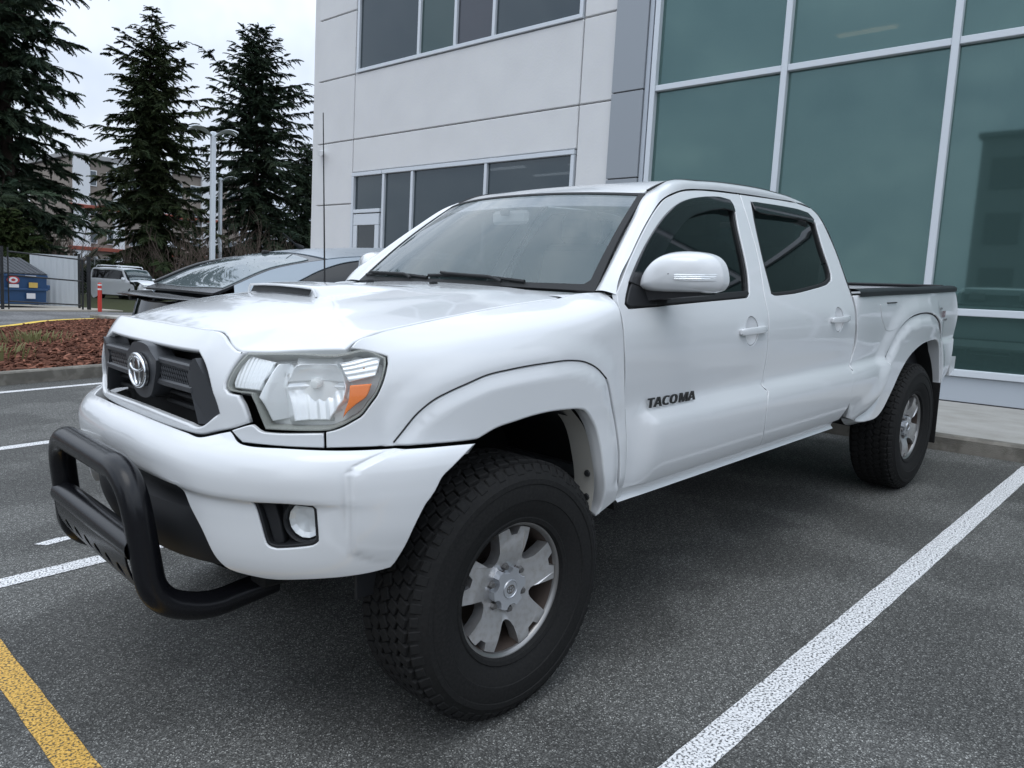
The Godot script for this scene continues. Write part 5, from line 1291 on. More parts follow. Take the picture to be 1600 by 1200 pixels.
	for k in 6: bx.call("column_panel", FX - .055, FX + .10, ys[k] + (.008 if k else .0), ys[k + 1] - .008, -4.235, -3.70, M.metal_panel, .006)
	bx.call("column_core", FX - .04, FX + .12, WALK, 10.0, -4.20, -3.72, M.panel_joint)
	bx.call("column_reveal", FX - .02, FX + .12, WALK, 10.0, -3.695, -3.625, M.metal_base, .004)
	# glass curtain wall: base panels, mullions, panes
	var zm := [-3.552, -1.675, .207, 2.09, 3.97, 5.85, 8.9]
	var ym := [.716, 1.384, 4.303, 7.2, 9.6]
	for k in 6:
		bx.call("base_panel", FX + .01, FX + .06, WALK + .012, .672, zm[k] + .004, zm[k + 1] - .004, M.metal_base, .004)
	bx.call("base_gasket", FX + .02, FX + .05, WALK, WALK + .014, -3.6, 9.0, M.panel_joint)
	var cw := part("curtain_frame", boxm(Vector3(FX + .03, 9.62, 2.7) + off, Vector3(.12, .08, 12.6), .006), M.alu, B)
	for z in zm: bx.call("mullion", FX - .05, FX + .10, .66, 9.58, z - .039, z + .039, M.alu, .006, cw)
	for y in ym.slice(0, 4):
		for k in 6: bx.call("rail", FX - .035, FX + .09, y - .039, y + .039, zm[k] + .0395, zm[k + 1] - .0395, M.alu, .006, cw)
	for j in 4:
		for k in 6: bx.call("glass_pane", FX + .035, FX + .05, ym[j] + .032, ym[j + 1] - .032, zm[k] + .032, zm[k + 1] - .032, M.curtain_glass, .0, cw)
	# rooms behind the glass
	bx.call("showroom_floor", FX + .11, FX + 13.9, WALK - .10, WALK + .02, -3.6, 9.0, M.room_floor); bx.call("showroom_back", FX + 8.0, FX + 8.2, WALK, 9.6, -3.6, 9.0, M.room_wall); bx.call("party_wall", FX + .11, FX + 13.9, WALK, 9.7, -3.75, -3.60, M.room_wall)
	bx.call("showroom_ceiling", FX + .6, FX + 8.0, 5.15, 5.30, -3.55, 8.9, M.room_ceiling)
	bx.call("showroom_partition", FX + 1.2, FX + 1.35, WALK + .02, 3.30, .55, 4.5, M.room_dark); bx.call("showroom_post", FX + .9, FX + 1.15, WALK + .02, 5.1, .42, .62, M.room_wall)
	bx.call("showroom_counter", FX + 1.5, FX + 2.3, WALK + .02, 1.5, -3.0, -.4, M.room_dark)
	bx.call("office_floor", FX + .31, FX + 13.9, WALK - .10, WALK + .02, -11.6, -3.8, M.room_floor); bx.call("office_back", FX + 5.0, FX + 5.2, WALK, 9.7, -11.6, -3.8, M.room_dark); bx.call("office_ceiling", FX + .31, FX + 5.0, 3.75, 3.95, -11.6, -3.8, M.room_ceiling)
	bx.call("upper_ceiling", FX + .31, FX + 5.0, 7.2, 7.35, -11.6, -3.8, M.room_ceiling)
	for q in [[1.6, 5.135, -1.25, .10, .75, M.ceiling_light], [1.5, 3.735, -7.6, .10, .9, M.ceiling_light_cool], [2.4, 3.735, -7.2, .10, .9, M.ceiling_light_cool], [3.3, 3.735, -6.9, .10, .9, M.ceiling_light_cool], [1.7, 3.735, -5.8, .10, .9, M.ceiling_light_cool]]:
		var c := Vector3(FX + q[0], q[1], q[2])
		bx.call("ceiling_light", c.x - q[3] / 2, c.x + q[3] / 2, c.y - .012, c.y, c.z - q[4] / 2, c.z + q[4] / 2, q[5])
		var al := AreaLight3D.new(); al.name = "ceiling_lamp"; al.area_size = Vector2(q[4], q[3]); al.light_energy = .5; al.light_color = Color(1, .9, .75) if q[5] == M.ceiling_light else Color(.9, .96, 1); al.set("area_range", 12.0); al.shadow_enabled = true
		al.transform = Transform3D(Basis(Vector3(0, 0, 1), Vector3(-1, 0, 0), Vector3(0, 1, 0)).orthonormalized(), c - Vector3(0, .02, 0)); add_child(al, true)
	# small white camera on the left corner
	var cm := thing("wall_camera", Transform3D(Basis.IDENTITY, Vector3(FX - .004, 4.06, -11.43))); tag(cm, "small white security camera on the concrete wall's left edge", "camera")
	mat("white_plastic", lin(.75, .76, .77), .4)
	part("mount", boxm(Vector3(-.05, 0, 0), Vector3(.10, .10, .10), .02), M.white_plastic, cm); part("camera_body", tris().tube([Vector3(-.06, -.01, -.02), Vector3(-.18, -.04, .16)], .055, 14, true).mesh(40), M.white_plastic, cm)

# ---------------------------------------------------------------- the grey-blue liftback in the next stall, its tail towards us
var KX := [0.0, .10, .30, .71, 1.1, 1.5, 1.9, 2.4, 3.3, 4.2, 4.4]
var KT := [.98, 1.12, 1.19, 1.385, 1.456, 1.482, 1.492, 1.475, 1.06, .78, .55]; var KW := [.42, .50, .56, .575, .57, .56, .55, .53, .56, .60, .60]
var KB := [.95, 1.02, 1.06, 1.08, 1.06, 1.04, 1.02, 1.0, .95, .72, .50]; var KH := [.45, .56, .70, .81, .85, .86, .86, .86, .85, .78, .65]
func s_lift(p: Vector2) -> Vector3:   # (x, v): v 0 sill, 1 belt, 2 roof edge, 3 centre line
	var x := p.x; var t := herm(KX, KT, x); var b := minf(herm(KX, KB, x), t - .02); var h := herm(KX, KH, x); var w := herm(KX, KW, x); var v := p.y
	if v < 1: return Vector3(x, lerpf(.24, b, v), h + .02 * sin(PI * clampf(v * 1.15, 0, 1)) - .03 * (1 - v) * (1 - v))
	if v < 2:
		var k := v - 1; var e := t - .055 * sst(.2, .9, x)
		return Vector3(x, lerpf(b, e, k), lerpf(h, w, k) + .028 * sin(PI * k) * sst(.2, .8, x))
	var k := v - 2
	return Vector3(x, lerpf(t - .055 * sst(.2, .9, x), t, sin(k * PI / 2)), w * (1 - k))
func build_liftback():
	var C := thing("liftback_car", LOT * Transform3D(Basis.IDENTITY, Vector3(.10, 0, -2.64)))
	tag(C, "grey blue liftback car with black rear spoiler parked beyond the pickup", "car")
	var bl := mat("blue_paint", lin(.225, .265, .30), .28, .35); bl.clearcoat_enabled = true; bl.clearcoat = .7
	mat("lift_glass", lin(.16, .20, .21, .80), .03, .25, .9); mat("spoiler_black", lin(.012, .013, .014), .25); mat("drop", lin(.5, .55, .58), .05)
	var o := {"h": .01, "step": Vector2(.08, .1), "roll": .004, "gap": .0015}
	var rect := func(x0, x1, v0, v1): return [Vector2(x0, v0), Vector2(x1, v0), Vector2(x1, v1), Vector2(x0, v1)]
	var arch := func(c: float) -> Array:
		var R := []
		for k in 13: R.append(Vector2(c + .36 * cos(PI * k / 12.0), .0 + .55 * sin(PI * k / 12.0)))
		return R
	var lower: Array = [Vector2(.26, .02), Vector2(.40, .02)] + arch.call(.80).slice(1, 12).map(func(q): return Vector2(1.60 - q.x, q.y)) + [Vector2(1.2, .02), Vector2(3.10, .02)] + arch.call(3.5).slice(1, 12).map(func(q): return Vector2(7.0 - q.x, q.y)) + [Vector2(3.9, .02), Vector2(4.38, .02), Vector2(4.38, .98), Vector2(3.3, .995), Vector2(2.0, .995), Vector2(.9, .995), Vector2(.26, .98)]
	var dlo := [Vector2(.74, 1.58), Vector2(.90, 1.22), Vector2(1.15, 1.08), Vector2(2.2, 1.06), Vector2(2.95, 1.06), Vector2(2.6, 1.55), Vector2(2.25, 1.88), Vector2(1.7, 1.93), Vector2(1.24, 1.91), Vector2(.98, 1.80)]
	var up := panel(s_lift, 1, [Vector2(.34, 1.0), Vector2(3.25, 1.0), Vector2(2.9, 1.5), Vector2(2.42, 1.985), Vector2(1.5, 1.99), Vector2(.9, 1.99), Vector2(.42, 1.98)], {"h": .01, "step": Vector2(.08, .1), "roll": .004, "gap": .0015, "holes": [dlo]})
	var lo2 := panel(s_lift, 1, lower, o)
	var sg := panel(s_lift, 1, dlo, {"h": .01, "step": Vector2(.1, .1), "lift": -.008, "gap": -.002, "roll": .001, "depth": .003})
	both("body_side", lo2, bl, C); both("quarter_panel", up, bl, C); both("side_window", sg, M.dark_glass, C)
	var sm := func(P: Vector2) -> Vector3:
		var q := s_lift(Vector2(P.x, 3 - absf(P.y))); return Vector3(q.x, q.y, q.z * signf(P.y) if P.y != 0 else .0)
	part("roof", panel(sm, -1, [Vector2(1.08, -.99), Vector2(2.38, -.99), Vector2(2.42, 0), Vector2(2.38, .99), Vector2(1.08, .99), Vector2(1.02, 0)], o), bl, C)
	part("rear_glass", panel(sm, -1, [Vector2(.37, -.93), Vector2(.90, -.93), Vector2(.97, -.9), Vector2(.995, 0), Vector2(.97, .9), Vector2(.90, .93), Vector2(.37, .93), Vector2(.34, 0)], o), M.lift_glass, C)
	part("glass_surround", panel(sm, -1, [Vector2(.30, -.99), Vector2(1.06, -.99), Vector2(1.01, 0), Vector2(1.06, .99), Vector2(.30, .99), Vector2(.30, 0)], {"h": .01, "step": Vector2(.08, .1), "lift": -.006, "roll": .002}), M.spoiler_black, C)
	part("windscreen", panel(sm, -1, [Vector2(2.44, -.96), Vector2(3.2, -.99), Vector2(3.3, 0), Vector2(3.2, .99), Vector2(2.44, .96), Vector2(2.46, 0)], o), M.lift_glass, C)
	part("bonnet", panel(sm, -1, [Vector2(3.24, -.99), Vector2(4.36, -.99), Vector2(4.38, 0), Vector2(4.36, .99), Vector2(3.24, .99), Vector2(3.34, 0)], o), bl, C)
	# spoiler: a thin black blade on two feet above the upright lower rear window
	var sp := tris().grid(28, 8, func(u, v):
		var z := lerpf(-.68, .68, u); var cx := .0 + .30 * pow(absf(z) / .68, 2.2) * .62; var a: float = TAU * v
		return Vector3(cx + .15 - .15 * cos(a), 1.155 - .035 * absf(z) + .010 * cos(a) + .014 * sin(a), z))
	part("spoiler", sp.mesh(50), M.spoiler_black, C)
	var rr := tris().grid(20, 6, func(u, v):
		var z := lerpf(-.58, .58, u); return Vector3(.12 + .16 * pow(absf(z) / .6, 2) - .10 * (1 - v), lerpf(.80, 1.12, v), z))
	part("lower_rear_window", rr.mesh(50), M.dark_glass, C)
	for s in [-1.0, 1.0]:
		part("tail_lamp", tris().ring_skin([[Vector3(.16, .78, .52 * s), Vector3(.27, .78, .68 * s), Vector3(.40, .80, .72 * s)], [Vector3(.24, 1.10, .55 * s), Vector3(.31, 1.10, .66 * s), Vector3(.42, 1.10, .71 * s)]], true, true).mesh(30), M.silver_dim, C)
		part("spoiler_foot", boxm(Vector3(.29, 1.125, .60 * s), Vector3(.16, .07, .03), .01), M.spoiler_black, C)
	part("rear_bumper", tris().grid(20, 8, func(u, v):
		var z := lerpf(-.70, .70, u); return Vector3(-.02 + .30 * pow(absf(z) / .70, 2.6) + .05 * cos(PI * v), lerpf(.30, .80, v), z)).mesh(50), bl, C)
	part("rear_wiper", tris().tube([Vector3(.40, 1.20, -.50), Vector3(.44, 1.215, -.46), Vector3(.46, 1.215, .10)], .010, 6, true).mesh(40), M.black, C)
	part("wiper_pivot", tris().tube([Vector3(.37, 1.17, -.52), Vector3(.40, 1.205, -.51)], .022, 10, true).mesh(40), M.black, C)
	part("washer_nozzle", boxm(Vector3(.90, 1.437, .06), Vector3(.05, .03, .04), .01), M.black, C)
	part("roof_aerial", tris().tube([Vector3(1.22, 1.470, 0), Vector3(1.16, 1.505, 0), Vector3(1.07, 1.575, 0)], [.022, .007, .004], 8, true).mesh(40), M.black, C)
	part("door_mirror", boxm(Vector3(2.65, 1.06, .98), Vector3(.10, .14, .20), .04), bl, C)
	var W := wheel_meshes()
	for q in [[.80, .80], [3.5, .80], [.80, -.80], [3.5, -.80]]:
		var w := group_node("wheel", C, Transform3D((Basis.IDENTITY if q[1] > 0 else Basis(Vector3.UP, PI)).scaled(Vector3(.78, .78, .72)), Vector3(q[0], .315, q[1])))
		part("tyre", W.tyre, M.tyre, w); part("rim", W.spokes, M.rim, w); part("barrel", W.barrel, M.barrel, w)
	part("floor_pan", boxm(Vector3(2.2, .30, 0), Vector3(4.0, .10, 1.5)), M.liner, C)
	for s in [-1.0]:
		var E := []
		for k in 9:
			var x := lerpf(.36, .98, k / 8.0); E.append(s_lift(Vector2(x, 2.06)) * Vector3(1, 1, s) + Vector3(0, .010, 0))
		part("hatch_trim", tris().tube(E, .011, 8, true).mesh(60), M.black_gloss, C)
	# rain beads on the roof and glass
	var mm := MultiMesh.new(); mm.transform_format = MultiMesh.TRANSFORM_3D
	var sph := SphereMesh.new(); sph.radius = .0018; sph.height = .0024; sph.radial_segments = 8; sph.rings = 4; mm.mesh = sph; mm.instance_count = 420
	var rng := RandomNumberGenerator.new(); rng.seed = 4
	for k in 420:
		var q: Vector3 = sm.call(Vector2(rng.randf_range(.4, 2.2), rng.randf_range(-.95, .95))); mm.set_instance_transform(k, Transform3D(Basis().scaled(Vector3.ONE * rng.randf_range(.5, 1.8)), q + Vector3(0, .001, 0)))
	var mi := MultiMeshInstance3D.new(); mi.name = "rain_beads"; mi.multimesh = mm; mi.material_override = M.drop; C.add_child(mi, true); tag(mi, "", "", "", "stuff")
# ---------------------------------------------------------------- bin yard, van, lamps, fence, flats
func build_far():
	mat("bin_blue", lin(.018, .065, .16), .5); mat("bin_lid", lin(.045, .05, .058), .6); mat("sticker_white", lin(.7, .7, .72), .6); mat("sticker_yellow", lin(.62, .42, .10), .6); mat("sticker_red", lin(.45, .05, .05), .6)
	mat("gate_black", lin(.012, .013, .014), .5); mat("sheet_metal", lin(.50, .53, .55), .5, .2); mat("post_red", lin(.55, .045, .03), .5); mat("band_white", lin(.75, .75, .75), .5)
	mat("van_white", lin(.82, .84, .86), .3); mat("galvanised", lin(.36, .37, .38), .5, .4); mat("lamp_white", lin(.62, .66, .70), .45)
	mat("slab", lin(.36, .33, .28), .9)
	var P0 := Vector3(5.10, .10, -23.2); var P1 := Vector3(7.75, .10, -24.05)   # the yard's open front
	var u := (P1 - P0).normalized(); var yaw := Basis(u, Vector3.UP, u.cross(Vector3.UP))   # local x along the front, z towards us
	tag(part("bin_yard_slab", boxm(Vector3(1.2, .02, -1.4), Vector3(5.2, .05, 3.4)), M.slab, null, Transform3D(yaw, P0)), "", "", "", "structure")
	# the blue bin
	var D := thing("waste_bin", Transform3D(yaw, P0 + yaw * Vector3(.10, .05, -1.15))); tag(D, "blue steel waste bin with grey sloping ribbed lid in the bin yard", "waste bin")
	var body := tris().ring_skin([[Vector3(0, .10, 0), Vector3(2.05, .10, 0), Vector3(2.05, .10, -1.2), Vector3(0, .10, -1.2)], [Vector3(0, 1.02, .05), Vector3(2.05, 1.02, .05), Vector3(2.05, 1.50, -1.2), Vector3(0, 1.50, -1.2)]], true, true)
	for i in range(0, body.p.size(), 3):
		var z := body.p[i + 1]; body.p[i + 1] = body.p[i + 2]; body.p[i + 2] = z
	part("bin_body", body.mesh(20), M.bin_blue, D)
	for y in [.14, .56, .98]: part("bin_rib", boxm(Vector3(1.025, y, .04), Vector3(2.09, .07, .07), .01), M.bin_blue, D)
	for k in 12: part("lid_rib", boxm(Vector3(.09 + .17 * k, 0, 0), Vector3(.12, .03, 1.34), .01), M.bin_lid, D, Transform3D(Basis(Vector3(1, 0, 0), .365), Vector3(0, 1.30, -.56)))
	part("bin_lid", boxm(Vector3(1.025, -.02, 0), Vector3(2.08, .03, 1.36), .005), M.bin_lid, D, Transform3D(Basis(Vector3(1, 0, 0), .365), Vector3(0, 1.30, -.56)))
	for s in [[.0, -.09], [2.05, .0]]: part("fork_pocket", boxm(Vector3(s[0] + .06 * signf(s[0] - 1), .64, -.4), Vector3(.12, .16, .9), .02), M.bin_blue, D)
	for q in [[.30, .72, .26, .15, M.sticker_white], [1.58, .70, .28, .16, M.sticker_yellow], [1.50, .36, .28, .17, M.sticker_white], [.95, .66, .34, .10, M.sticker_white], [.20, .97, .30, .05, M.sticker_white], [1.50, .97, .34, .05, M.sticker_white]]:
		part("sticker", boxm(Vector3(q[0], q[1], .082 if q[1] < .9 else .085), Vector3(q[2], q[3], .01)), q[4], D)
	part("round_sticker", tris().lathe([Vector2(.17, .0), Vector2(.17, .01), Vector2(0, .011)], 28).mesh(40), M.sticker_red, D, Transform3D(Basis().scaled(Vector3(1.15, .72, 1)), Vector3(.95, .84, .075)))
	part("round_sticker_ring", tris().lathe([Vector2(.12, .0), Vector2(.12, .004), Vector2(.06, .005), Vector2(.06, 0)], 28).mesh(40), M.sticker_white, D, Transform3D(Basis().scaled(Vector3(1.15, .72, 1)), Vector3(.95, .84, .0865)))
	# corrugated screen behind and right, gate frame in front
	var S := thing("screen_wall", Transform3D(yaw, P0 + yaw * Vector3(2.05, .04, -1.9))); tag(S, "pale corrugated metal screen wall right of the blue bin", "screen wall")
	part("sheet", tris().grid(64, 1, func(a, b): return Vector3(lerpf(.10, 1.10, a), lerpf(.05, 1.72, b), .012 * sin(a * TAU * 8) + .9 * a)).mesh(60), M.sheet_metal, S)
	part("post", boxm(Vector3(1.13, .90, .93), Vector3(.06, 1.8, .06), .01), M.gate_black, S)
	var S2 := thing("screen_wall", Transform3D(yaw, P0 + yaw * Vector3(-1.6, .04, -.6))); tag(S2, "pale metal screen wall at the far left of the bin yard", "screen wall")
	part("sheet", tris().grid(64, 1, func(a, b): return Vector3(lerpf(.0, 1.45, a), lerpf(.30, 1.70, b), .012 * sin(a * TAU * 8))).mesh(60), M.sheet_metal, S2)
	var F := thing("yard_gate", Transform3D(yaw, P0)); tag(F, "black steel gate frame across the front of the bin yard", "gate")
	for q in [[.02, .05, 1.86, .045], [.20, .05, 1.84, .02], [2.78, .05, 1.74, .06], [2.56, .05, 1.62, .03]]: part("gate_post", tris().tube([Vector3(q[0], q[1], 0), Vector3(q[0], q[2], 0)], q[3], 10, true).mesh(40), M.gate_black, F)
	for y in [.26, 1.02, 1.70]:
		part("gate_rail", tris().tube([Vector3(-1.6, y + .04, .1), Vector3(.02, y + .03, 0)], .022, 8, true).mesh(40), M.gate_black, F)
		part("gate_rail", tris().tube([Vector3(.2, y + .02, 0), Vector3(2.58, y - .07, 0)], .022, 8, true).mesh(40), M.gate_black, F)
	# red bollard
	var B := thing("bollard", Transform3D(Basis.IDENTITY, Vector3(7.98, .08, -23.8))); tag(B, "red bollard with white bands right of the bin yard", "bollard")
	part("pole", tris().lathe([Vector2(.062, 0), Vector2(.062, .92), Vector2(.045, .95), Vector2(0, .96)], 20).mesh(40), M.post_red, B, Transform3D(Basis(Vector3(1, 0, 0), -PI / 2), Vector3.ZERO))
	for y in [.72, .86]: part("band", tris().lathe([Vector2(.064, y), Vector2(.064, y + .05)], 20).mesh(40), M.band_white, B, Transform3D(Basis(Vector3(1, 0, 0), -PI / 2), Vector3.ZERO))
	tag(part("grass_verge", sheet([[8.3, -23.6], [15, -23.6], [40, -30], [60, -46], [-40, -46], [-40, -28], [3, -28], [8.0, -26.5]], .006, 3.0), mat("verge", lin(.045, .05, .025), .95, 0, .2)), "", "", "", "structure")
	build_van()
	# lamp posts with curved twin wings
	for q in [[15.0, -30.0, 7.75, "nearer white lamp post with curved wing lamps left of the building", 1.0], [23.85, -46.0, 8.1, "farther white lamp post just right of the nearer one", 1.0]]:
		var L := thing("lamp_post", Transform3D(Basis.IDENTITY, Vector3(q[0], .1, q[1]))); tag(L, q[3], "lamp post", "white lamp posts beyond the lot")
		part("post", boxm(Vector3(0, (q[2] - .1) / 2, 0), Vector3(.20, q[2] - .1, .20), .03), M.lamp_white, L); part("base", boxm(Vector3(0, .25, 0), Vector3(.55, .5, .55), .03), M.concrete, L)
		for k in 4:
			var a: float = [-.70, -.05, PI - .70, PI - .05][k]
			var wing := tris().grid(10, 6, func(s, v):
				var r: float = .06 + 1.0 * s; var wd: float = .26 * sin(PI * clampf(s * .85 + .1, 0, 1)); var b: float = TAU * v
				return Vector3(r, q[2] - .30 + .30 * sin(s * 2.3) + .045 * sin(b), wd * cos(b)))
			part("wing_lamp", wing.mesh(60), M.lamp_white, L, Transform3D(Basis(Vector3.UP, a), Vector3.ZERO))
	# chain-link fence behind the van: posts, rail, and a mesh of wires
	var FE := thing("chain_link_fence"); tag(FE, "chain link fence with grey rail running behind the white van", "fence")
	var y0 := .1; var n := 9
	for k in n:
		var x := 10.0 + 3.2 * k; part("fence_post", tris().tube([Vector3(x, y0, -47.0), Vector3(x, 2.2 + .012 * (x - 12), -47.0)], .035, 8, true).mesh(40), M.galvanised, FE)
	part("top_rail", tris().tube([Vector3(10, 2.14, -47), Vector3(10 + 3.2 * (n - 1), 2.43, -47)], .026, 8, true).mesh(40), M.galvanised, FE)
	var wires := tris()
	for k in 150:
		var x := 10.0 + k * .17
		for d in [-1.0, 1.0]:
			var a := Vector3(x, .15, -47); var b := Vector3(x + 1.9 * d, 2.15, -47)
			if b.x < 10 or b.x > 35.6: continue
			var s := Vector3(.003, .003, 0); wires.quad(a - s, a + s, b + s, b - s)
	var wm := part("wire_mesh", wires.mesh(10), M.galvanised, FE); tag(wm, "", "", "", "stuff")
	# flats beyond the trees
	var A := thing("apartment_building", Transform3D(Basis.IDENTITY, Vector3(28.5, 0, -85))); tag(A, "beige brick apartment building with white trim seen between the firs", "building")
	mat("flat_brick", lin(.25, .215, .185), .9); mat("flat_pale", lin(.25, .25, .245), .9); mat("flat_white", lin(.70, .72, .74), .8); mat("flat_red", lin(.27, .075, .05), .9); mat("flat_glass", lin(.05, .07, .085), .05, 0, .8); mat("flat_roof", lin(.32, .32, .32), .9)
	part("wall", boxm(Vector3(9, 6.6, -6), Vector3(19, 13.2, 12)), M.flat_brick, A)
	part("roof", boxm(Vector3(9, 13.55, -6), Vector3(19.6, .5, 12.8), .05), M.flat_roof, A)
	for q in [[.6, 1.6], [4.3, 1.1], [9.4, 1.3], [14.6, 2.0]]: part("white_bay", boxm(Vector3(q[0], 7.6, .15), Vector3(q[1], 11.6, .5), .03), M.flat_white, A)
	for y in [8.35, 4.0]: part("red_ledge", boxm(Vector3(9, y, .2), Vector3(19.2, .38, .7), .03), M.flat_red, A)
	for r in 4:
		for k in 8:
			var c := Vector3(1.5 + 2.3 * k, 2.4 + 3.0 * r, .02)
			var wn := part("window", boxm(c + Vector3(0, 0, .02), Vector3(1.34, 1.64, .12), .02), M.flat_white, A)
			for sx in [-1.0, 1.0]: part("pane", boxm(c + Vector3(.31 * sx, 0, .085), Vector3(.54, 1.44, .02)), M.flat_glass, wn)
	var A2 := thing("apartment_building", Transform3D(Basis.IDENTITY, Vector3(0, 0, -92))); tag(A2, "pale far building mostly hidden behind the leftmost fir", "building")
	part("wall", boxm(Vector3(8, 5, -6), Vector3(18, 10, 12)), M.flat_pale, A2); part("roof", boxm(Vector3(8, 10.2, -6), Vector3(18.6, .4, 12.6), .05), M.flat_roof, A2)
	for r in 3:
		for k in 6: part("window", boxm(Vector3(1 + 2.6 * k, 2.4 + 3.0 * r, .03), Vector3(1.3, 1.5, .1), .02), M.flat_glass, A2)

func build_across():
	mat("across_wall", lin(.20, .205, .21), .9); mat("across_dark", lin(.04, .045, .05), .3)
	var A := thing("low_warehouse", Transform3D(Basis(Vector3.UP, -.07), Vector3(-8, 0, 31))); tag(A, "low grey warehouse across the lot behind the viewpoint, met only in reflections", "building")
	part("wall", boxm(Vector3(14, 3.2, 5), Vector3(46, 6.6, 10)), M.across_wall, A); part("roof", boxm(Vector3(14, 6.6, 5), Vector3(46.6, .35, 10.6), .03), M.across_dark, A)
	for k in 7: part("roller_door", boxm(Vector3(-5 + 6.2 * k, 2.1, -.02), Vector3(3.8, 3.9, .12), .02), M.across_dark, A)
	var O := thing("office_block", Transform3D(Basis.IDENTITY, Vector3(-32, -1.5, -6.5))); tag(O, "dark office block behind the viewpoint, met only in the glass wall's reflections", "building")
	part("wall", boxm(Vector3(-5, 6.5, 6), Vector3(10, 13, 12)), M.across_wall, O); part("roof", boxm(Vector3(-5, 13.1, 6), Vector3(10.4, .3, 12.4), .03), M.across_dark, O)
	for y in 4:
		for k in 5: part("window", boxm(Vector3(.03, 2.0 + 3.0 * y, 1.4 + 2.3 * k), Vector3(.1, 1.7, 1.7), .02), M.across_dark, O)
func build_van():
	var C := thing("white_van", Transform3D(Basis(Vector3.UP, -1.27), Vector3(14.95, .06, -38.65))); tag(C, "small boxy white van with roof rack parked beside the chain link fence", "van")
	# local x forwards
	var prof := [[-1.92, .62, 1.50, .76], [-1.80, .30, 1.58, .80], [-1.0, .24, 1.64, .82], [.2, .24, 1.64, .82], [.55, .24, 1.58, .82], [1.02, .24, 1.08, .82], [1.75, .24, .98, .79], [1.92, .36, .84, .70]]
	var xs := []; var lo := []; var hi := []; var wd := []
	for q in prof:
		xs.append(q[0]); lo.append(q[1]); hi.append(q[2]); wd.append(q[3])
	var S := func(p: Vector2) -> Vector3:
		var l := herm(xs, lo, p.x); var t := herm(xs, hi, p.x); var w := herm(xs, wd, p.x); var v := p.y
		if v < 1: return Vector3(p.x, lerpf(l, minf(1.0, t - .02), v), w)
		if v < 2: return Vector3(p.x, lerpf(minf(1.0, t - .02), t - .05, v - 1), w - .09 * (v - 1) * sst(1.2, .9, p.x))
		var ww: float = w - .09 * sst(1.2, .9, p.x)
		return Vector3(p.x, t - .05 + .05 * sin((v - 2) * PI / 2), ww * (1 - (v - 2)))
	var o := {"h": .01, "step": Vector2(.25, .25), "roll": .005, "space": .05}
	var dlo := [Vector2(-1.72, 1.12), Vector2(.75, 1.10), Vector2(.42, 1.86), Vector2(-1.70, 1.86)]
	var o2 := o.duplicate(); o2.holes = [dlo]
	both("body_side", panel(S, 1, [Vector2(-1.9, .03), Vector2(1.9, .03), Vector2(1.9, 1.0), Vector2(1.05, 1.05), Vector2(.52, 1.99), Vector2(-1.88, 1.99)], o2), M.van_white, C)
	both("side_window", panel(S, 1, dlo, {"h": .01, "step": Vector2(.3, .3), "lift": -.01, "gap": -.003, "roll": .001, "depth": .003}), M.dark_glass, C)
	var sm := func(P: Vector2) -> Vector3:
		var q: Vector3 = S.call(Vector2(P.x, 3 - absf(P.y))); return Vector3(q.x, q.y, q.z * signf(P.y))
	part("roof", panel(sm, -1, [Vector2(-1.88, -.99), Vector2(.50, -.99), Vector2(.50, .99), Vector2(-1.88, .99)], o), M.van_white, C)
	part("windscreen", panel(sm, -1, [Vector2(.52, -.97), Vector2(1.02, -.98), Vector2(1.02, .98), Vector2(.52, .97)], o), M.screen_glass, C)
	part("bonnet", panel(sm, -1, [Vector2(1.03, -.99), Vector2(1.91, -.99), Vector2(1.91, .99), Vector2(1.03, .99)], o), M.van_white, C)
	part("interior", boxm(Vector3(-.4, .85, 0), Vector3(2.6, .9, 1.35)), M.room_dark, C)
	part("front_bumper", boxm(Vector3(1.90, .50, 0), Vector3(.12, .34, 1.5), .05), M.van_white, C); part("grille", boxm(Vector3(1.93, .74, 0), Vector3(.06, .12, .9), .02), M.black, C)
	for s in [-1.0, 1.0]:
		part("headlight", boxm(Vector3(1.88, .80, .60 * s), Vector3(.10, .16, .26), .03), M.silver, C); part("door_mirror", boxm(Vector3(.72, 1.08, .92 * s), Vector3(.10, .16, .20), .04), M.van_white, C)
		part("roof_rail", tris().tube([Vector3(-1.6, 1.66, .62 * s), Vector3(-1.5, 1.73, .62 * s), Vector3(.2, 1.73, .62 * s), Vector3(.3, 1.64, .62 * s)], .02, 8, true).mesh(40), M.van_white, C)
	for x in [-1.2, -.1]: part("rack_bar", tris().tube([Vector3(x, 1.75, -.68), Vector3(x, 1.75, .68)], .022, 8, true).mesh(40), M.silver_dim, C)
	var W := wheel_meshes()
	for q in [[-1.25, .74], [1.25, .74], [-1.25, -.74], [1.25, -.74]]:
		var w := group_node("wheel", C, Transform3D((Basis.IDENTITY if q[1] > 0 else Basis(Vector3.UP, PI)).scaled(Vector3(.76, .76, .8)), Vector3(q[0], .31, q[1])))
		part("tyre", W.tyre, M.tyre, w); part("rim", W.spokes, M.rim, w)
		part("wheel_arch", tris().lathe([Vector2(.345, 0), Vector2(.0, .0)], 24).mesh(30), M.liner, C, Transform3D(Basis.IDENTITY if q[1] > 0 else Basis(Vector3.UP, PI), Vector3(q[0], .33, q[1] * 1.115)))
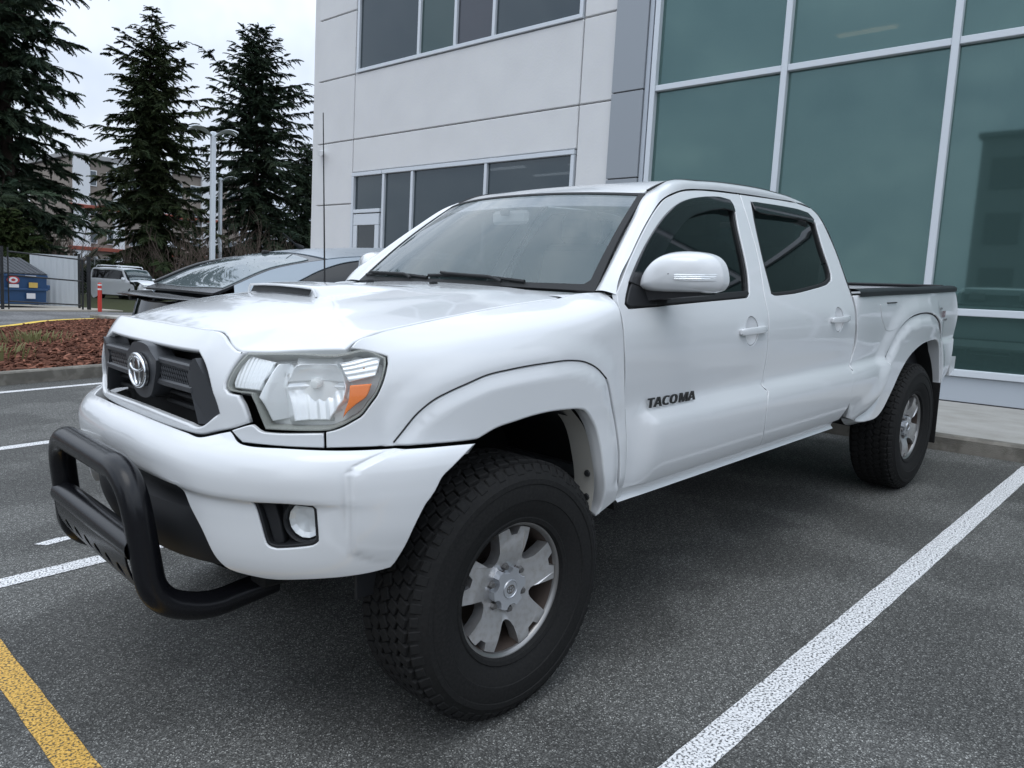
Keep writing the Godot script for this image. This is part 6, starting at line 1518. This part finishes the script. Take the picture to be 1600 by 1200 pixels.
# ---------------------------------------------------------------- firs, bare shrubs, undergrowth
func spray_mesh(rng: RandomNumberGenerator) -> ArrayMesh:   # a flat drooping twig of needles, along +x, about 1 m long
	var t := tris()
	for k in 26:
		var s := k / 25.0; var c := Vector3(s, -.22 * s * s, 0)
		for d in [-1.0, 1.0]:
			var l: float = .40 * (1 - .75 * s) * rng.randf_range(.6, 1.15); var e := c + Vector3(l * .62, -.12 * l + rng.randf_range(-.10, .04), l * .8 * d)
			var w := Vector3(.034, 0, -.02 * d)
			t.tri(c - w, c + w, e)
			t.tri(c + Vector3(0, -.035, 0), c + Vector3(.03, .035, 0), c.lerp(e, .75) + Vector3(0, -.09 * rng.randf(), 0))
	return t.mesh(5)
func fir(called: String, at: Vector3, h: float, rad: float, label: String, sd: int, prof: Array, m_leaf: Material, sp: Array, dens := 1.0, bare := .0):
	var rng := RandomNumberGenerator.new(); rng.seed = sd
	var T := thing(called, Transform3D(Basis.IDENTITY, at)); tag(T, label, "fir tree", "tall firs beyond the lot")
	var tp := []; var trr := []
	for k in 13:
		var s := k / 12.0; tp.append(Vector3(.12 * sin(s * 5 + sd), h * s * .985, .12 * cos(s * 4 + sd))); trr.append(lerpf(.018 * h + .06, .015, pow(s, .8)))
	part("trunk", tris().tube(tp, trr, 10, true).mesh(60), M.fir_bark, T)
	var xfs := []; var cols := []; var limbs := tris()
	var y := bare + .3
	while y < h * .985:
		var s := y / h
		var r: float = rad * herm(prof[0], prof[1], s)
		var cnt := int(round((6 if s < .85 else 4) * 1.0))
		var a0 := rng.randf() * TAU
		for b in cnt:
			var a := a0 + TAU * b / cnt + rng.randfn(0, .35); var len := r * clampf(rng.randfn(.84, .26), .30, 1.5) * (1 + .16 * sin(a * 2 + y * .9 + sd))
			var dirn := Vector3(cos(a), 0, sin(a)); var lift := lerpf(-.10, .75, sst(.35, 1., s)) + rng.randfn(0, .10)
			var base := Vector3(0, y + rng.randfn(0, .12), 0); var P := []
			for k in 6:
				var q := k / 5.0; P.append(base + dirn * len * q + Vector3(0, len * (lift * q - .38 * q * q + .22 * q * q * q), 0))
			limbs.tube(P, [.05 * len * .3 + .02, .035 * len * .3 + .016, .02, .014, .010, .006], 5, false)
			var m := int(maxf(4, len * 8.5 * dens))
			for k in m:
				var q := clampf((k + rng.randf()) / m, .10, 1.0); if rng.randf() < .10: continue
				var i := mini(int(q * 5), 4); var c: Vector3 = P[i].lerp(P[i + 1], q * 5 - i)
				var side := rng.randf_range(-1.5, 1.5) * (1.0 if q < .9 else .4); var sz := rng.randf_range(.55, 1.15) * lerpf(.46, .78, sst(0, 3.0, r)) * (1.05 - .3 * q)
				var dd := dirn.rotated(Vector3.UP, side); dd.y = rng.randf_range(-.75, .25) + lift * .4; dd = dd.normalized()
				var bz := dd.cross(Vector3.UP).normalized(); var B := Basis(dd, bz.cross(dd), bz) * Basis(Vector3(1, 0, 0), rng.randfn(0, .5))
				xfs.append(Transform3D(B.scaled(Vector3.ONE * sz), c))
				var v := rng.randf_range(.62, 1.35); cols.append(Color(v * rng.randf_range(.9, 1.1), v, v * rng.randf_range(.85, 1.1)))
		y += lerpf(.50, .26, s) * (h / 17.0) * rng.randf_range(.8, 1.2)
	part("limbs", limbs.mesh(60), M.fir_bark, T)
	for k in sp.size():
		var mine := []
		for i in xfs.size():
			if i % sp.size() == k: mine.append(i)
		var mm := MultiMesh.new(); mm.transform_format = MultiMesh.TRANSFORM_3D; mm.use_colors = true; mm.mesh = sp[k]; mm.instance_count = mine.size()
		for i in mine.size():
			mm.set_instance_transform(i, xfs[mine[i]]); mm.set_instance_color(i, cols[mine[i]])
		var mi := MultiMeshInstance3D.new(); mi.name = "crown" if k == 0 else "crown_%03d" % k; mi.multimesh = mm; mi.material_override = m_leaf; T.add_child(mi, true); tag(mi, "", "", "", "stuff")
func bare_shrub(at: Vector3, h: float, label: String, sd: int):
	var rng := RandomNumberGenerator.new(); rng.seed = sd; var t := tris()
	var todo := []
	for k in 9: todo.append([Vector3(rng.randfn(0, .25), 0, rng.randfn(0, .25)), Vector3(rng.randfn(0, .28), 1, rng.randfn(0, .28)).normalized(), h * rng.randf_range(.35, .55), .035, 0])
	while todo.size():
		var q: Array = todo.pop_back(); var p: Vector3 = q[0]; var d: Vector3 = q[1]; var L: float = q[2]
		var P := [p]; var R := [q[3]]
		for k in 4:
			d = (d + Vector3(rng.randfn(0, .09), .05, rng.randfn(0, .09))).normalized(); p += d * L / 4; P.append(p); R.append(q[3] * (1 - .12 * (k + 1)))
			if q[4] < 3 and rng.randf() < .75: todo.append([p, (d + Vector3(rng.randfn(0, .42), .12, rng.randfn(0, .42))).normalized(), L * rng.randf_range(.5, .8), q[3] * .55, q[4] + 1])
		t.tube(P, R, 4, false)
	var T := thing("bare_shrub", Transform3D(Basis.IDENTITY, at)); tag(T, label, "shrub", "bare shrubs below the firs")
	part("twigs", t.mesh(60), M.twig, T)
func build_trees():
	mat("fir_bark", lin(.045, .036, .030), .95, 0, .2); mat("twig", lin(.135, .105, .088), .9, 0, .2)
	var lf := mat("fir_needles", lin(.040, .060, .038), .8, 0, .25); lf.vertex_color_use_as_albedo = true
	var lf2 := mat("fir_needles_olive", lin(.044, .060, .028), .8, 0, .25); lf2.vertex_color_use_as_albedo = true
	var lf3 := mat("cedar_leaves", lin(.036, .052, .018), .8, 0, .25); lf3.vertex_color_use_as_albedo = true
	var rng := RandomNumberGenerator.new(); rng.seed = 11
	var sp := [spray_mesh(rng), spray_mesh(rng), spray_mesh(rng)]
	var cone := [[0, .12, .3, .5, .62, .8, .92, 1.], [.85, 1.0, .95, .80, .78, .42, .20, .02]]
	var wide := [[0, .15, .35, .55, .75, .9, 1.], [.9, 1.05, 1.0, .82, .62, .30, .03]]
	fir("fir_tree", Vector3(8.9, .1, -36.5), 21.0, 3.9, "tall dark fir at the left edge with its top out of view", 101, cone, lf, sp, 1.45, 2.6)
	fir("fir_tree", Vector3(19.0, .1, -45), 17.2, 4.1, "middle fir with ivy green trunk and pointed top against the sky", 202, cone, lf2, sp, 1.35)
	fir("fir_tree", Vector3(27.7, .1, -48), 19.3, 5.5, "broad fir behind the lamp posts left of the building corner", 303, wide, lf, sp, 1.4)
	fir("fir_tree", Vector3(36.5, .1, -55), 13.5, 4.2, "lower fir half hidden behind the building's left corner", 404, wide, lf, sp, .9)
	fir("fir_tree", Vector3(3.2, .1, -38), 19.0, 4.5, "dark fir mostly outside the left edge of the view", 505, cone, lf, sp, .9)
	fir("cedar_tree", Vector3(7.6, .1, -31.5), 3.4, 1.5, "small bright green cedar below the leftmost fir", 606, [[0, .2, .6, 1.], [.9, 1.0, .7, .05]], lf3, sp, 1.5)
	bare_shrub(Vector3(12.6, .1, -40.5), 5.2, "grey bare shrub between the leftmost and middle firs", 1)
	bare_shrub(Vector3(20.9, .1, -40.5), 5.4, "brown bare shrub right of the lamp posts", 2)
	bare_shrub(Vector3(22.9, .1, -41.0), 5.2, "brown bare shrub between the lamp posts and the building corner", 3)
	bare_shrub(Vector3(24.6, .1, -41.5), 4.4, "brown bare shrub nearest the building corner", 6)
	bare_shrub(Vector3(17.2, .1, -42.0), 3.4, "low bare shrub under the middle fir", 4)
	bare_shrub(Vector3(18.2, .1, -40.0), 4.2, "bare shrub just left of the lamp posts", 5)
	# ivy that climbs the middle fir
	var iv := tris(); rng.seed = 21
	for k in 5200:
		var y := rng.randf_range(0, 10.5); var a := rng.randf() * TAU; var r := .55 * (1.25 - y / 14.0) * rng.randf_range(.75, 1.2) + .25 * sin(y * 2.1 + a * 2)* .4; var c := Vector3(cos(a) * r, y, sin(a) * r)
		var b := Basis.from_euler(Vector3(rng.randf() * TAU, rng.randf() * TAU, rng.randf() * TAU)); var s := rng.randf_range(.08, .16)
		iv.quad(c - b.x * s, c - b.y * s * .8, c + b.x * s, c + b.y * s * .8)
	var ivm := mat("ivy_leaves", lin(.045, .062, .018), .7, 0, .3)
	var I := part("ivy", iv.mesh(5), ivm, null, Transform3D(Basis.IDENTITY, Vector3(19.0, .1, -45))); tag(I, "olive green ivy climbing the trunk of the middle fir", "ivy")
	# undergrowth behind the fence
	var mm := MultiMesh.new(); mm.transform_format = MultiMesh.TRANSFORM_3D; mm.use_colors = true; mm.mesh = sp[0]; mm.instance_count = 9000
	for k in 9000:
		var x := rng.randf_range(-16, 48); var hgt := 2.0 + 1.1 * sin(x * .55) + .7 * sin(x * 1.7 + 2); var y := rng.randf() * hgt
		var b := Basis.from_euler(Vector3(rng.randf_range(-.6, .6), rng.randf() * TAU, rng.randf_range(-.2, 1.2))).scaled(Vector3.ONE * rng.randf_range(.5, 1.2))
		mm.set_instance_transform(k, Transform3D(b, Vector3(x, .1 + y, -49.5 - rng.randf() * 3.0))); var v := rng.randf_range(.45, 1.2); mm.set_instance_color(k, Color(v * 1.1, v, v))
	var mi := MultiMeshInstance3D.new(); mi.name = "undergrowth"; mi.multimesh = mm; mi.material_override = lf; add_child(mi, true); tag(mi, "dark undergrowth massed behind the chain link fence", "undergrowth", "", "stuff")
